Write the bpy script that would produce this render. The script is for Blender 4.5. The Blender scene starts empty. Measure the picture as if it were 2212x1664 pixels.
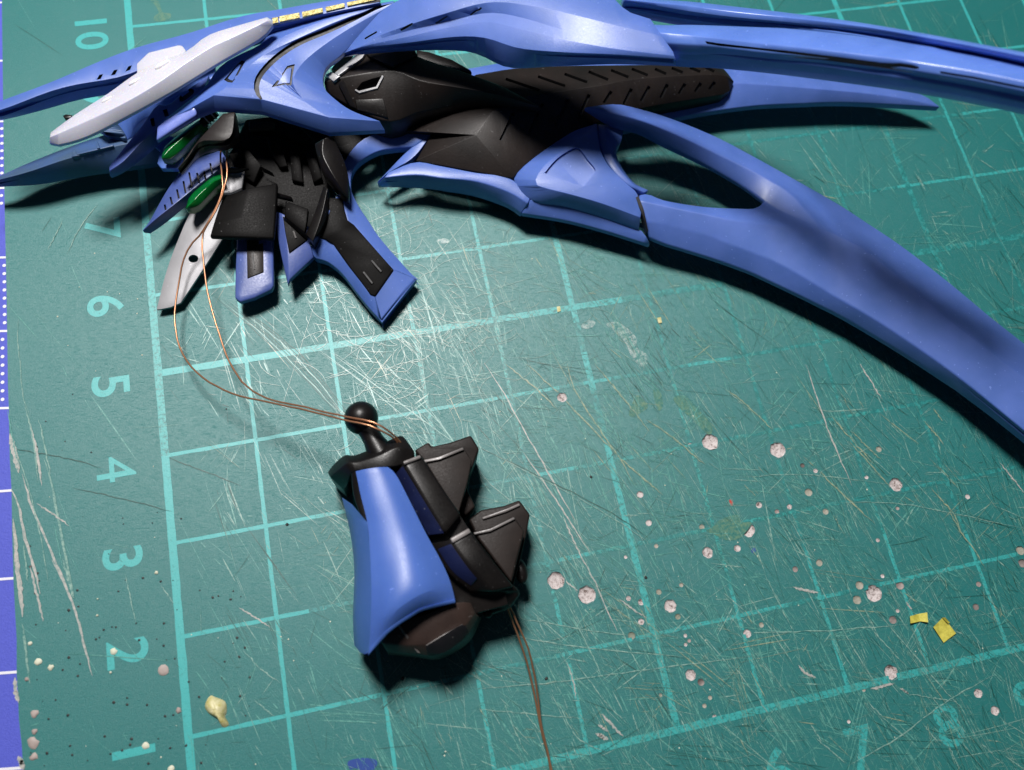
import bpy, bmesh, math, random
from mathutils import Vector, Matrix, geometry, noise
from mathutils.bvhtree import BVHTree
S = bpy.context.scene
S.unit_settings.system = 'METRIC'; S.unit_settings.scale_length = 0.01      # 1 unit = 1 cm
COL = S.collection
rnd = random.Random(7)
# ------------------------------------------------------------------ camera
CP = Vector((2.60509534, 1.20399933, 9.40927708))
RX = Vector((0.97539533, -0.20326815, 0.08535814))
RY = Vector((-0.16694708, -0.93388774, -0.31619988))      # image down
RZ = Vector((0.14398828, 0.2941696, -0.94484476))         # view direction
FP = 2956.14 / 3658 * 2212                                 # focal length in 2212-wide picture units
cam = bpy.data.cameras.new('camera'); co = bpy.data.objects.new('camera', cam); COL.objects.link(co)
cam.sensor_width = 36; cam.lens = 2956.14 / 3658 * 36
cam.clip_start = 0.1; cam.clip_end = 500
M = Matrix.Identity(4)
for i in range(3):
    M[i][0] = RX[i]; M[i][1] = -RY[i]; M[i][2] = -RZ[i]; M[i][3] = CP[i]
co.matrix_world = M
cam.dof.use_dof = True; cam.dof.focus_distance = 9.75; cam.dof.aperture_fstop = 0.29
S.camera = co
# ------------------------------------------------------------------ light
w = bpy.data.worlds.new('World'); S.world = w; w.use_nodes = True
bg = w.node_tree.nodes['Background']; bg.inputs[0].default_value = (.55, .72, 1, 1); bg.inputs[1].default_value = 0.03
GL = Vector((2.03, 5.04, 0)); LD = Vector((-.0613, .4076, 1))
LP = GL + LD * 27
li = bpy.data.lights.new('desk_lamp', 'AREA'); lo = bpy.data.objects.new('desk_lamp', li); COL.objects.link(lo)
li.shape = 'DISK'; li.size = 6.6; li.energy = 13400; li.color = (1.0, .965, .94)
lo.location = LP; lo.rotation_euler = (LP - Vector((4.5, 4.5, 0))).to_track_quat('Z', 'Y').to_euler()
S.view_settings.view_transform = 'Standard'; S.view_settings.look = 'None'
S.view_settings.exposure = 0; S.view_settings.gamma = 1
S.render.engine = 'CYCLES'
# ------------------------------------------------------------------ helpers
def W(u, v, h=0.0):
    """the point of the place that stands h cm above the mat at picture position (u, v), 2212 x 1664"""
    d = RX * ((u - 1106) / FP) + RY * ((v - 832) / FP) + RZ
    return CP + d * ((h - CP.z) / d.z)
def reg(u0, v0, s):
    def f(pts): return [(u0 + s * p[0], v0 + s * p[1]) + tuple(p[2:]) for p in pts]
    return f
q1 = reg(0, 0, .2734); q2 = reg(483.8, 0, .2734); q3 = reg(302.3, 241.9, .2734); q4 = reg(1028, 0, .2734)
q5 = reg(1572.2, 0, .2907); q6 = reg(1028, 241.9, .2734); qc = reg(665.2, 834.5, .4)
m3 = reg(0, 846.6, .2734); m4 = reg(0, 1209.4, .2734); m5 = reg(1028, 786.1, .2734); m6 = reg(1572.2, 786.1, .2892)
m7 = reg(1028, 1209.4, .2734); m8 = reg(1572.2, 1209.4, .2892); m2 = reg(0, 423.3, .2907)
q9 = reg(600*.6047, 380*.6047, 700/2212*.6047)
def cr(pts, n, smooth=True):
    """resample a polyline to n points (Catmull-Rom), keeping both ends"""
    P = [Vector(p) for p in pts]
    if len(P) == 2 or not smooth:
        dense = P
    else:
        dense = []
        for i in range(len(P) - 1):
            a = P[i - 1] if i else P[i] * 2 - P[i + 1]; b = P[i]; c = P[i + 1]
            d = P[i + 2] if i + 2 < len(P) else P[i + 1] * 2 - P[i]
            for k in range(8):
                t = k / 8
                dense.append(.5 * ((2*b) + (c-a)*t + (2*a-5*b+4*c-d)*t*t + (3*b-a-3*c+d)*t*t*t))
        dense.append(P[-1])
    L = [0]
    for i in range(1, len(dense)): L.append(L[-1] + (dense[i] - dense[i-1]).length)
    out = []; j = 0
    for k in range(n):
        s = L[-1] * k / (n - 1)
        while j < len(L) - 2 and L[j+1] < s: j += 1
        t = 0 if L[j+1] == L[j] else min(1, (s - L[j]) / (L[j+1] - L[j]))
        out.append(dense[j].lerp(dense[j+1], t))
    return out
def catm(P, n):
    out = []
    for i in range(len(P) - 1):
        a = P[i - 1] if i else P[i] * 2 - P[i + 1]; b = P[i]; c = P[i + 1]
        d = P[i + 2] if i + 2 < len(P) else P[i + 1] * 2 - P[i]
        for k in range(n):
            t = k / n; out.append(.5 * ((2*b) + (c-a)*t + (2*a-5*b+4*c-d)*t*t + (3*b-a-3*c+d)*t*t*t))
    return out + [P[-1]]
def smooth_closed(pts, n=5):
    P = [Vector(p) for p in pts]; N = len(P); out = []
    for i in range(N):
        a, b, c, d = P[i-1], P[i], P[(i+1) % N], P[(i+2) % N]
        for k in range(n):
            t = k / n
            out.append(.5 * ((2*b) + (c-a)*t + (2*a-5*b+4*c-d)*t*t + (3*b-a-3*c+d)*t*t*t))
    return out
def link(name, me, parent=None, mat=None):
    o = bpy.data.objects.new(name, me); COL.objects.link(o)
    if parent is not None: o.parent = parent
    if mat is not None:
        me.materials.clear(); me.materials.append(mat)
    return o
def thing(name, label, cat, group=None, kind=None, loc=(0, 0, 0)):
    o = bpy.data.objects.new(name, None); COL.objects.link(o)
    o.empty_display_size = .2; o['label'] = label; o['category'] = cat
    if group: o['group'] = group
    return o
def from_bm(name, bm, mat, parent, angle=28):
    bmesh.ops.recalc_face_normals(bm, faces=bm.faces)
    me = bpy.data.meshes.new(name); bm.to_mesh(me); bm.free()
    for p in me.polygons: p.use_smooth = True
    me.set_sharp_from_angle(angle=math.radians(angle))
    return link(name, me, parent, mat)
class Sheet:
    """a sheet of faces spanned between rails, later given thickness"""
    def __init__(s): s.v = []; s.f = []; s.bvh = None
    def strip(s, rails, n=24, straight=False, cross=0):
        R = [[W(*p) for p in cr(r, n, not straight)] for r in rails]
        if cross:
            m = (len(R) - 1) * cross + 1; cols = [catm([r[k] for r in R], cross) for k in range(n)]
            R = [[c[j] for c in cols] for j in range(m)]; rails = R
        base = len(s.v)
        for r in R: s.v += r
        for a in range(len(R) - 1):
            for k in range(n - 1):
                s.f.append((base + a*n + k, base + a*n + k + 1, base + (a+1)*n + k + 1, base + (a+1)*n + k))
        return s
    def poly(s, pts):
        P = [W(*p) for p in pts]; b = len(s.v); s.v += P
        for t in geometry.tessellate_polygon([P]): s.f.append(tuple(b + i for i in t))
        return s
    def solid(s, name, t, mat, parent, bevel=.012, floor=None, angle=28, seg=2, sub=0, bang=16):
        bm = bmesh.new()
        vs = [bm.verts.new(p) for p in s.v]
        for f in s.f:
            try: bm.faces.new([vs[i] for i in f])
            except ValueError: pass
        bmesh.ops.remove_doubles(bm, verts=bm.verts, dist=.004)
        bmesh.ops.dissolve_degenerate(bm, dist=.0005, edges=bm.edges)
        bm.normal_update()
        bmesh.ops.recalc_face_normals(bm, faces=bm.faces)
        if sum(f.normal.z * f.calc_area() for f in bm.faces) < 0: bmesh.ops.reverse_faces(bm, faces=bm.faces)
        top = list(bm.faces); bedge = [e for e in bm.edges if len(e.link_faces) == 1]
        s.bvh = BVHTree.FromBMesh(bm)
        low = {}
        for v in list(bm.verts):
            z = v.co.z - t if floor is None else max(floor, v.co.z - t)
            low[v] = bm.verts.new((v.co.x, v.co.y, z))
        for f in top:
            try: bm.faces.new([low[v] for v in reversed(f.verts)])
            except ValueError: pass
        for e in bedge:
            a, b = e.verts
            try: bm.faces.new((b, a, low[a], low[b]))
            except ValueError: pass
        o = from_bm(name, bm, mat, parent, angle)
        if bevel:
            m = o.modifiers.new('bevel', 'BEVEL'); m.width = bevel; m.segments = seg; m.limit_method = 'ANGLE'
            m.angle_limit = math.radians(bang); m.use_clamp_overlap = True
            bake(o)
            for p in o.data.polygons: p.use_smooth = True
            o.data.set_sharp_from_angle(angle=math.radians(50))
        return o
    def on(s, u, v, lift=0.0):
        d = (W(u, v, 0) - CP).normalized()
        loc, nor, _, _ = s.bvh.ray_cast(CP, d)
        if loc is None:
            loc, nor, _, _ = s.bvh.find_nearest(W(u, v, .8))
            p = CP + d * ((loc.z - CP.z) / d.z); nor = Vector((0, 0, 1)); loc = p
        if nor.z < 0: nor = -nor
        return loc + nor * lift, nor
def bake(o):
    dg = bpy.context.evaluated_depsgraph_get(); dg.update()
    me = bpy.data.meshes.new_from_object(o.evaluated_get(dg))
    old = o.data; name = o.name; o.modifiers.clear(); o.data = me; me.name = name
    bpy.data.meshes.remove(old)
def slab(bm, top, bot):
    """closed prism from matching top and bottom loops"""
    n = len(top); T = [bm.verts.new(p) for p in top]; B = [bm.verts.new(p) for p in bot]
    for t in geometry.tessellate_polygon([[Vector(p) for p in top]]):
        bm.faces.new([T[i] for i in t]); bm.faces.new([B[i] for i in reversed(t)])
    for i in range(n):
        j = (i + 1) % n; bm.faces.new((T[i], T[j], B[j], B[i]))
def plaque(sh, name, pts, mat, parent, up=.012, down=.01, bevel=0, rounded=False):
    """a thin raised piece that lies on the surface of a sheet"""
    if rounded: pts = [tuple(p) for p in smooth_closed([(p[0], p[1]) for p in pts], 4)]
    bm = bmesh.new(); top = []; bot = []
    for p in pts:
        a, n = sh.on(p[0], p[1]); top.append(a + Vector((0, 0, up))); bot.append(a - Vector((0, 0, down)))
    slab(bm, top, bot)
    o = from_bm(name, bm, mat, parent, 30)
    if bevel:
        m = o.modifiers.new('bevel', 'BEVEL'); m.width = bevel; m.segments = 2; m.limit_method = 'ANGLE'; m.angle_limit = math.radians(35)
        bake(o)
        for p in o.data.polygons: p.use_smooth = True
        o.data.set_sharp_from_angle(angle=math.radians(50))
    return o
def bar(a, b, wd):
    """outline of a slit from a to b, wd wide, in picture units"""
    a = Vector(a[:2]); b = Vector(b[:2]); d = (b - a).normalized(); n = Vector((-d.y, d.x)) * wd / 2
    return [tuple(a + n), tuple(a + d*wd*.0 - n), tuple(b - n), tuple(b + n)]
def carve(sh, o, loops, depth, mat):
    """cut real recesses into o; the cut walls take mat (ink-filled)"""
    bm = bmesh.new()
    for pts in loops:
        top = []; bot = []
        for p in pts:
            a, n = sh.on(p[0], p[1]); top.append(a + Vector((0, 0, .06))); bot.append(a - Vector((0, 0, depth)))
        slab(bm, top, bot)
    bmesh.ops.recalc_face_normals(bm, faces=bm.faces)
    me = bpy.data.meshes.new('cut'); bm.to_mesh(me); bm.free(); me.materials.append(mat)
    c = bpy.data.objects.new('cut', me); COL.objects.link(c)
    m = o.modifiers.new('cut', 'BOOLEAN'); m.object = c; m.operation = 'DIFFERENCE'; m.solver = 'EXACT'
    try: m.material_mode = 'TRANSFER'
    except Exception: pass
    keep = o.data.copy(); nm = o.data.name; a0 = sum(p.area for p in keep.polygons)
    bake(o); a1 = sum(p.area for p in o.data.polygons)
    if a1 < a0 * .8 or a1 > a0 * 1.6: print('CARVE FAILED', o.name, a0, a1); o.data = keep
    bpy.data.objects.remove(c); bpy.data.meshes.remove(me)
    for p in o.data.polygons: p.use_smooth = True
    o.data.set_sharp_from_angle(angle=math.radians(35))
def tube(name, pts, r, mat, parent=None, seg=8):
    """round bar along world points; r may be a list"""
    bm = bmesh.new(); rings = []
    N = len(pts)
    for i, p in enumerate(pts):
        t = (pts[min(i+1, N-1)] - pts[max(i-1, 0)]).normalized()
        a = t.cross(Vector((.13, .2, .97))).normalized(); b = t.cross(a)
        rr = r[i] if isinstance(r, (list, tuple)) else r
        rings.append([bm.verts.new(p + (a*math.cos(2*math.pi*k/seg) + b*math.sin(2*math.pi*k/seg)) * rr) for k in range(seg)])
    for i in range(N - 1):
        for k in range(seg):
            bm.faces.new((rings[i][k], rings[i][(k+1) % seg], rings[i+1][(k+1) % seg], rings[i+1][k]))
    bm.faces.new(rings[0]); bm.faces.new(rings[-1])
    return from_bm(name, bm, mat, parent, 50)
def ball(name, c, r, mat, parent, sx=1, sy=1, sz=1, seg=32):
    bm = bmesh.new(); bmesh.ops.create_uvsphere(bm, u_segments=seg, v_segments=seg//2, radius=r)
    for v in bm.verts: v.co = Vector((v.co.x*sx, v.co.y*sy, v.co.z*sz)) + c
    return from_bm(name, bm, mat, parent, 60)
# ------------------------------------------------------------------ materials
def newmat(name):
    m = bpy.data.materials.new(name); m.use_nodes = True; nt = m.node_tree
    return m, nt, nt.nodes['Principled BSDF']
def N(nt, typ, **kw):
    n = nt.nodes.new(typ)
    for k, v in kw.items():
        if k.startswith('_'): n.inputs[k[1:].replace('_', ' ')].default_value = v
        else: setattr(n, k, v)
    return n
def noise_tex(nt, scale, detail=4, rough=.55, coord='Object', stretch=None):
    tc = N(nt, 'ShaderNodeTexCoord'); n = N(nt, 'ShaderNodeTexNoise')
    n.inputs['Scale'].default_value = scale; n.inputs['Detail'].default_value = detail; n.inputs['Roughness'].default_value = rough
    if stretch:
        mp = N(nt, 'ShaderNodeMapping'); mp.inputs['Scale'].default_value = stretch[0]; mp.inputs['Rotation'].default_value = (0, 0, stretch[1])
        nt.links.new(tc.outputs[coord], mp.inputs[0]); nt.links.new(mp.outputs[0], n.inputs['Vector'])
    else: nt.links.new(tc.outputs[coord], n.inputs['Vector'])
    return n.outputs['Fac']
def ramp(nt, src, stops):
    r = N(nt, 'ShaderNodeValToRGB'); e = r.color_ramp.elements
    while len(e) < len(stops): e.new(.5)
    for i, (p, c) in enumerate(stops):
        e[i].position = p; e[i].color = (c, c, c, 1) if isinstance(c, (int, float)) else (*c, 1)
    nt.links.new(src, r.inputs[0]); return r.outputs[0]
def mix(nt, fac, a, b):
    m = N(nt, 'ShaderNodeMix', data_type='RGBA')
    if isinstance(fac, (int, float)): m.inputs[0].default_value = fac
    else: nt.links.new(fac, m.inputs[0])
    for i, x in ((6, a), (7, b)):
        if isinstance(x, tuple): m.inputs[i].default_value = (*x, 1)
        else: nt.links.new(x, m.inputs[i])
    return m.outputs[2]
def bump(nt, bsdf, src, strength, dist=.01):
    b = N(nt, 'ShaderNodeBump'); b.inputs['Strength'].default_value = strength; b.inputs['Distance'].default_value = dist
    nt.links.new(src, b.inputs['Height']); nt.links.new(b.outputs[0], bsdf.inputs['Normal']); return b
def plastic(name, col, col2, rough, rough2, gs=70, bs=.25, sss=0, spec=.5, coat=0, metal=0):
    m, nt, p = newmat(name)
    big = noise_tex(nt, 2.2, 3); fine = noise_tex(nt, gs, 2, .7)
    c = mix(nt, ramp(nt, big, [(.35, 0), (.7, 1)]), col, col2)
    dust = ramp(nt, noise_tex(nt, 26, 1, .5), [(.735, 0), (.775, .55)])
    c = mix(nt, dust, c, tuple(min(1, x*1.5 + .10) for x in col))
    nt.links.new(c, p.inputs['Base Color'])
    r = ramp(nt, fine, [(.3, rough), (.72, rough2)]); nt.links.new(r, p.inputs['Roughness'])
    p.inputs['Specular IOR Level'].default_value = spec; p.inputs['Metallic'].default_value = metal
    if sss:
        p.inputs['Subsurface Weight'].default_value = sss; p.inputs['Subsurface Radius'].default_value = (.05, .1, .4)
        p.inputs['Subsurface Scale'].default_value = .3
    if coat: p.inputs['Coat Weight'].default_value = coat; p.inputs['Coat Roughness'].default_value = .25
    bump(nt, p, fine, bs, .004)
    return m
BLUE = plastic('blue_plastic', (.068, .138, .43), (.092, .168, .51), .38, .54, 85, .45, .14, .5, coat=.12)
BLUE2 = plastic('smooth_blue_plastic', (.085, .172, .52), (.11, .21, .60), .27, .38, 40, .14, .12, .6)
COVERBLUE = plastic('satin_blue_plastic', (.060, .132, .43), (.072, .152, .48), .34, .42, 60, .15, .12, .34)
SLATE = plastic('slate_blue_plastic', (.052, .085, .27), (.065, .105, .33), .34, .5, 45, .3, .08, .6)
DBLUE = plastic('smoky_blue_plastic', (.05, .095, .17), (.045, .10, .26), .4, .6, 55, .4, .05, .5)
BLACK = plastic('black_plastic', (.0045, .004, .004), (.009, .0075, .007), .30, .44, 60, .22, 0, .34)
GLINT = plastic('edge_glint', (.10, .092, .09), (.26, .24, .235), .3, .45, 40, .4, 0, .5)  # pale grey: highlights along fin and block rims put into the colour
BRONZE = plastic('bronze_brown_plastic', (.030, .019, .016), (.052, .033, .027), .4, .55, 60, .3, 0, .35)
FINM = plastic('dark_fin_plastic', (.012, .009, .008), (.022, .016, .014), .42, .58, 60, .3, 0, .16)
MBLACK = plastic('matte_black_plastic', (.0022, .002, .002), (.005, .0045, .0045), .45, .62, 60, .3, 0, .10)
BROWN = plastic('bronze_black_plastic', (.0085, .0065, .006), (.016, .011, .0095), .38, .54, 60, .3, 0, .34, metal=.05)
INK = plastic('black_ink', (.004, .004, .006), (.007, .006, .008), .5, .6, 30, .1)
WHITE = plastic('milky_white_plastic', (.54, .54, .62), (.60, .60, .68), .22, .30, 25, .015, .30, .5, coat=.2)
GLOSSW = plastic('glossy_white_plastic', (.72, .72, .78), (.74, .74, .8), .08, .14, 25, .02, .2, .8)
STEEL = plastic('satin_steel', (.26, .26, .275), (.34, .34, .355), .38, .52, 90, .35, 0, .5, metal=.25)
SILVER = plastic('silver_paint', (.45, .45, .47), (.6, .6, .6), .35, .55, 80, .5, 0, .5, metal=.6)
GREEN = plastic('green_crystal', (.0, .07, .012), (.0, .16, .02), .18, .3, 8, .15, .0, .6, coat=.5)
COPPER, cnt, cp = newmat('copper_wire'); cp.inputs['Base Color'].default_value = (.50, .24, .13, 1); cp.inputs['Metallic'].default_value = .72; cp.inputs['Roughness'].default_value = .32
GOLD, gnt, gp = newmat('gold_foil')
g = noise_tex(gnt, 28, 4, .8); gnt.links.new(mix(gnt, ramp(gnt, g, [(.42, 0), (.58, 1)]), (.42, .34, .10), (.85, .74, .36)), gp.inputs['Base Color'])
gp.inputs['Metallic'].default_value = .6; gp.inputs['Roughness'].default_value = .4; bump(gnt, gp, g, .8, .02)
MATC = (.014, .152, .147)
def matcolor(nt):
    a = noise_tex(nt, .45, 4, .6); b = noise_tex(nt, 45, 3, .7)
    c = mix(nt, ramp(nt, a, [(.35, 0), (.68, 1)]), (.008, .140, .137), (.018, .155, .148))
    return mix(nt, ramp(nt, b, [(.25, 0), (.8, .55)]), c, (.036, .205, .198))
MAT, nt, p = newmat('green_mat_vinyl')
mc = matcolor(nt); nt.links.new(mc, p.inputs['Base Color'])
fine = noise_tex(nt, 48, 6, .9); fib = noise_tex(nt, 9, 5, .8, stretch=((1, 9, 1), .9))
fibr = ramp(nt, fib, [(.55, 0), (.75, 1)])
nt.links.new(ramp(nt, fine, [(.3, .26), (.7, .43)]), p.inputs['Roughness'])
ma = N(nt, 'ShaderNodeMath', operation='ADD'); nt.links.new(fine, ma.inputs[0])
mm = N(nt, 'ShaderNodeMath', operation='MULTIPLY'); nt.links.new(fibr, mm.inputs[0]); mm.inputs[1].default_value = .35; nt.links.new(mm.outputs[0], ma.inputs[1])
bump(nt, p, ma.outputs[0], .75, .006); p.inputs['Specular IOR Level'].default_value = .58
def printmat(name, col, lo_, hi_, scale=26):
    m, nt, p = newmat(name)
    n = noise_tex(nt, scale, 5, .8); k = ramp(nt, n, [(lo_, 0), (hi_, 1)])
    nt.links.new(mix(nt, k, col, MATC), p.inputs['Base Color'])
    p.inputs['Roughness'].default_value = .36; p.inputs['Specular IOR Level'].default_value = .55; bump(nt, p, noise_tex(nt, 48, 6, .9), .5, .006)
    return m
PRINT = [printmat('print_sound', (.045, .38, .375), .56, .72), printmat('print_worn', (.045, .36, .35), .48, .62, 24), printmat('print_rubbed', (.05, .36, .33), .40, .54, 20), printmat('print_ghost', (.036, .28, .27), .40, .56, 14)]
def scratchmat(name, col, lo_, hi_, rough=.34):
    m, nt, p = newmat(name)
    n = noise_tex(nt, 22, 4, .8); k = ramp(nt, n, [(lo_, 0), (hi_, 1)])
    nt.links.new(mix(nt, k, MATC, col), p.inputs['Base Color']); p.inputs['Roughness'].default_value = rough; p.inputs['Specular IOR Level'].default_value = .62
    bump(nt, p, n, .4, .006); return m
SC = [scratchmat('scratch_faint', (.12, .34, .29), .32, .58), scratchmat('scratch_pale', (.27, .42, .36), .33, .60), scratchmat('scratch_tan', (.30, .34, .22), .3, .6),
      scratchmat('scratch_dark', (.01, .07, .055), .25, .5, .45), scratchmat('scratch_gouge', (.46, .44, .41), .22, .58)]
CORE, nt, p = newmat('pale_mat_core')
n1 = noise_tex(nt, 20, 5, .9); nt.links.new(ramp(nt, n1, [(.38, (.10, .06, .05)), (.48, (.52, .46, .45)), (.70, (.72, .67, .66))]), p.inputs['Base Color']); p.inputs['Roughness'].default_value = .7; bump(nt, p, n1, .6, .02)
CORE2 = plastic('tan_mat_core', (.20, .22, .17), (.42, .38, .33), .6, .8, 30, .8)
CORE3 = plastic('dark_pit', (.05, .035, .03), (.45, .38, .36), .6, .8, 30, .8)
DIRT = plastic('black_speck', (.008, .01, .01), (.02, .02, .02), .5, .7)
CREAM = plastic('cream_paint_drop', (.55, .56, .42), (.70, .70, .58), .5, .7, 20, .6)
PINK = plastic('pink_grey_putty', (.30, .24, .22), (.45, .38, .35), .5, .7, 20, .8)
TAPE, nt, p = newmat('yellow_masking_tape')
n1 = noise_tex(nt, 14, 5, .7); nt.links.new(mix(nt, ramp(nt, n1, [(.35, 0), (.65, 1)]), (.40, .36, .05), (.66, .60, .10)), p.inputs['Base Color']); p.inputs['Roughness'].default_value = .6; bump(nt, p, n1, .6, .01)
GLUE, nt, p = newmat('dried_yellow_glue')
n1 = noise_tex(nt, 8, 4, .7); nt.links.new(mix(nt, ramp(nt, n1, [(.35, 0), (.65, 1)]), (.42, .38, .12), (.72, .68, .45)), p.inputs['Base Color']); p.inputs['Roughness'].default_value = .45
BMAT, nt, p = newmat('blue_mat_vinyl')
n1 = noise_tex(nt, 50, 3, .7); nt.links.new(mix(nt, n1, (.05, .065, .42), (.085, .11, .60)), p.inputs['Base Color']); p.inputs['Roughness'].default_value = .6; bump(nt, p, n1, .5, .01)
WPRINT, nt, p = newmat('white_print'); p.inputs['Base Color'].default_value = (.72, .72, .78, 1); p.inputs['Roughness'].default_value = .6
STAIN, nt, p = newmat('blue_ink_stain'); p.inputs['Base Color'].default_value = (.01, .05, .26, 1); p.inputs['Roughness'].default_value = .5
GSTAIN = scratchmat('glue_stain', (.16, .26, .16), .35, .7, .3)
DESK, nt, p = newmat('dark_desk'); p.inputs['Base Color'].default_value = (.05, .045, .04, 1)
GLAREBLUE = plastic('glare_blue_plastic', (.16, .22, .62), (.2, .26, .7), .2, .3, 40, .15, .1, 1.0)  # lamp glare on the shoulder tip put into a paler, glossier blue
# ------------------------------------------------------------------ setting: the desk
def quad(name, x0, y0, x1, y1, z, mat, parent=None):
    bm = bmesh.new(); bm.faces.new([bm.verts.new(c) for c in ((x0,y0,z),(x1,y0,z),(x1,y1,z),(x0,y1,z))]); return from_bm(name, bm, mat, parent)
d = quad('desk_top', -60, -40, 60, 60, -.5, DESK); d['kind'] = 'structure'
# blue mat underneath, seen as a strip on the left
bmt = thing('blue_cutting_mat', 'royal blue mat with white ruler ticks and dots, showing under the green mat', 'cutting mat')
bm = bmesh.new(); bmesh.ops.create_cube(bm, size=1)
for v in bm.verts: v.co = Vector((v.co.x*24 - 9, v.co.y*34 + 5, v.co.z*.14 - .38))
from_bm('mat_sheet', bm, BMAT, bmt)
def flat(bm, pts, z):
    vs = [bm.verts.new((p[0], p[1], z)) for p in pts]
    if len(vs) <= 4: bm.faces.new(vs)
    else:
        for t in geometry.tessellate_polygon([[v.co for v in vs]]): bm.faces.new([vs[i] for i in t])
ZB = -.306
for v0 in (5, 131, 262, 406, 556, 715, 881.5, 1063, 1253, 1456, 1664):
    a = W(-40, v0 + 1.5, ZB); b = W(60, v0 - (6 if v0 > 900 else 1), ZB); n = Vector((b.y-a.y, a.x-b.x, 0)).normalized() * .014
    bm = bmesh.new(); flat(bm, [a+n, b+n, b-n, a-n], ZB); from_bm('ruler_line', bm, WPRINT, bmt)
bm = bmesh.new()
tk = [262, 406, 556, 715, 881.5]; ux = [3, 3, 8, 6, 4]
for i in range(4):
    for k in range(1, 9):
        t = k / 9; v_ = tk[i] * (1-t) + tk[i+1] * t
        if i == 1 and k > 2: continue
        u_ = (4, 3, 9.5 + (k-4)*.15, 5.5)[i]
        c = W(u_, v_, ZB)
        flat(bm, [c + Vector((math.cos(a)*.022, math.sin(a)*.022, 0)) for a in [2*math.pi*j/8 for j in range(8)]], ZB)
o = from_bm('ruler_dots', bm, WPRINT, bmt); o['kind'] = 'stuff'
# ------------------------------------------------------------------ the green cutting mat
gm = thing('cutting_mat', 'worn green cutting mat with turquoise centimetre grid, numbers 1 to 10, cuts and drill holes', 'cutting mat')
holes = []
holes += m7([(632,165,62),(875,275,62),(1205,305,18),(1305,335,22),(1445,255,20),(1535,365,45),(1595,450,20),(1305,490,22),(1230,600,26),(1622,200,15),(1655,600,13),(1685,640,13),(1657,670,13),(2143,583,28),(1697,910,38),(1778,968,24),(1740,1003,13),(1458,1070,13),(1850,1090,15),(1805,1155,15),(1885,1240,14)])
holes += m5([(1850,618,58),(680,265,35),(1297,1033,24),(1365,1258,22),(1785,1290,20),(1955,1285,18),(2148,1312,50),(1830,1492,38),(2065,1458,24),(1425,1440,15),(1183,1528,12),(1692,640,14)])
holes += m6([(370,643,55),(1127,638,20),(1255,903,46),(655,800,16),(602,960,27),(232,1055,22),(367,1105,17),(460,1068,18),(730,1105,21),(1267,1080,13),(1790,993,17),(683,1487,24),(503,1535,20),(1120,1318,14),(2185,1395,30),(2200,1490,28),(557,760,16),(1035,848,14)])
holes += m8([(983,192,28),(1088,252,56),(965,300,30),(1285,192,28),(1232,450,27),(1268,382,13),(1852,353,22),(1873,183,18),(1218,840,48),(1870,998,30),(1995,1128,30),(1015,972,13),(250,487,18),(903,1210,12),(1155,122,14)])
HL = []
for (u_, v_, r_) in holes:
    s_ = .2734; c = W(u_, v_, 0); r = (W(u_ + r_*.31, v_, 0) - c).length
    if all((c - h[0]).length > r + h[1] + .015 for h in HL): HL.append((c, r))
left = [(4,0),(7,250),(10,450),(14,625),(17,831),(19,881),(21,990),(25,1061),(26,1150),(29,1251),(33,1330),(36,1381),(36,1456),(39,1500),(41,1556),(47,1610),(50,1663)]
le = [Vector((-1.62, 16, 0))] + [W(a, b, 0) for a, b in left] + [Vector((-1.55, -9, 0))]
outline = [(p.x, p.y) for p in le] + [(26, le[-1].y), (26, le[0].y)]
verts = [Vector(p) for p in outline]; edges = [(i, (i+1) % len(outline)) for i in range(len(outline))]; faces = [list(range(len(outline)))]
hole_loops = []
for c, r in HL:
    b = len(verts); n = 14 if r > .05 else 9; lp = []
    for k in range(n):
        a = 2*math.pi*k/n; rr = r * (1 + .07*noise.noise(Vector((c.x*9+math.cos(a), c.y*9+math.sin(a), 0))))
        verts.append(Vector((c.x + rr*math.cos(a), c.y + rr*math.sin(a)))); lp.append(b + k)
    hole_loops.append(lp); edges += [(lp[k], lp[(k+1) % n]) for k in range(n)]; faces.append(lp)
vo, eo, fo, ovo, oeo, ofo = geometry.delaunay_2d_cdt(verts, edges, [], 0, 1e-6)
bm = bmesh.new(); bv = [bm.verts.new((p.x, p.y, 0)) for p in vo]
from bisect import bisect
for f in fo:
    c = sum((vo[i] for i in f), Vector((0, 0))) / len(f)
    if any((c - h[0].xy).length < h[1]*.9 for h in HL): continue
    # drop faces left of the mat edge
    y = c.y; lx = None
    for i in range(len(le) - 1):
        if le[i+1].y <= y <= le[i].y:
            t = (y - le[i].y) / (le[i+1].y - le[i].y); lx = le[i].x + (le[i+1].x - le[i].x) * t
    if lx is not None and c.x < lx - 1e-5: continue
    bm.faces.new([bv[i] for i in f])
bmesh.ops.delete(bm, geom=[v for v in bm.verts if not v.link_faces], context='VERTS')
for e in [e for e in bm.edges if len(e.link_faces) == 1]:
    a, b = e.verts
    if any(abs((a.co - h[0]).length - h[1]) < h[1]*.15 for h in HL if (a.co-h[0]).length < h[1]*1.3): continue
    f = bm.faces.new((b, a, bm.verts.new(a.co - Vector((0, 0, .3))), bm.verts.new(b.co - Vector((0, 0, .3)))))
bmesh.ops.recalc_face_normals(bm, faces=bm.faces)
me = bpy.data.meshes.new('mat_sheet'); bm.to_mesh(me); bm.free(); link('mat_sheet', me, gm, MAT)
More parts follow.
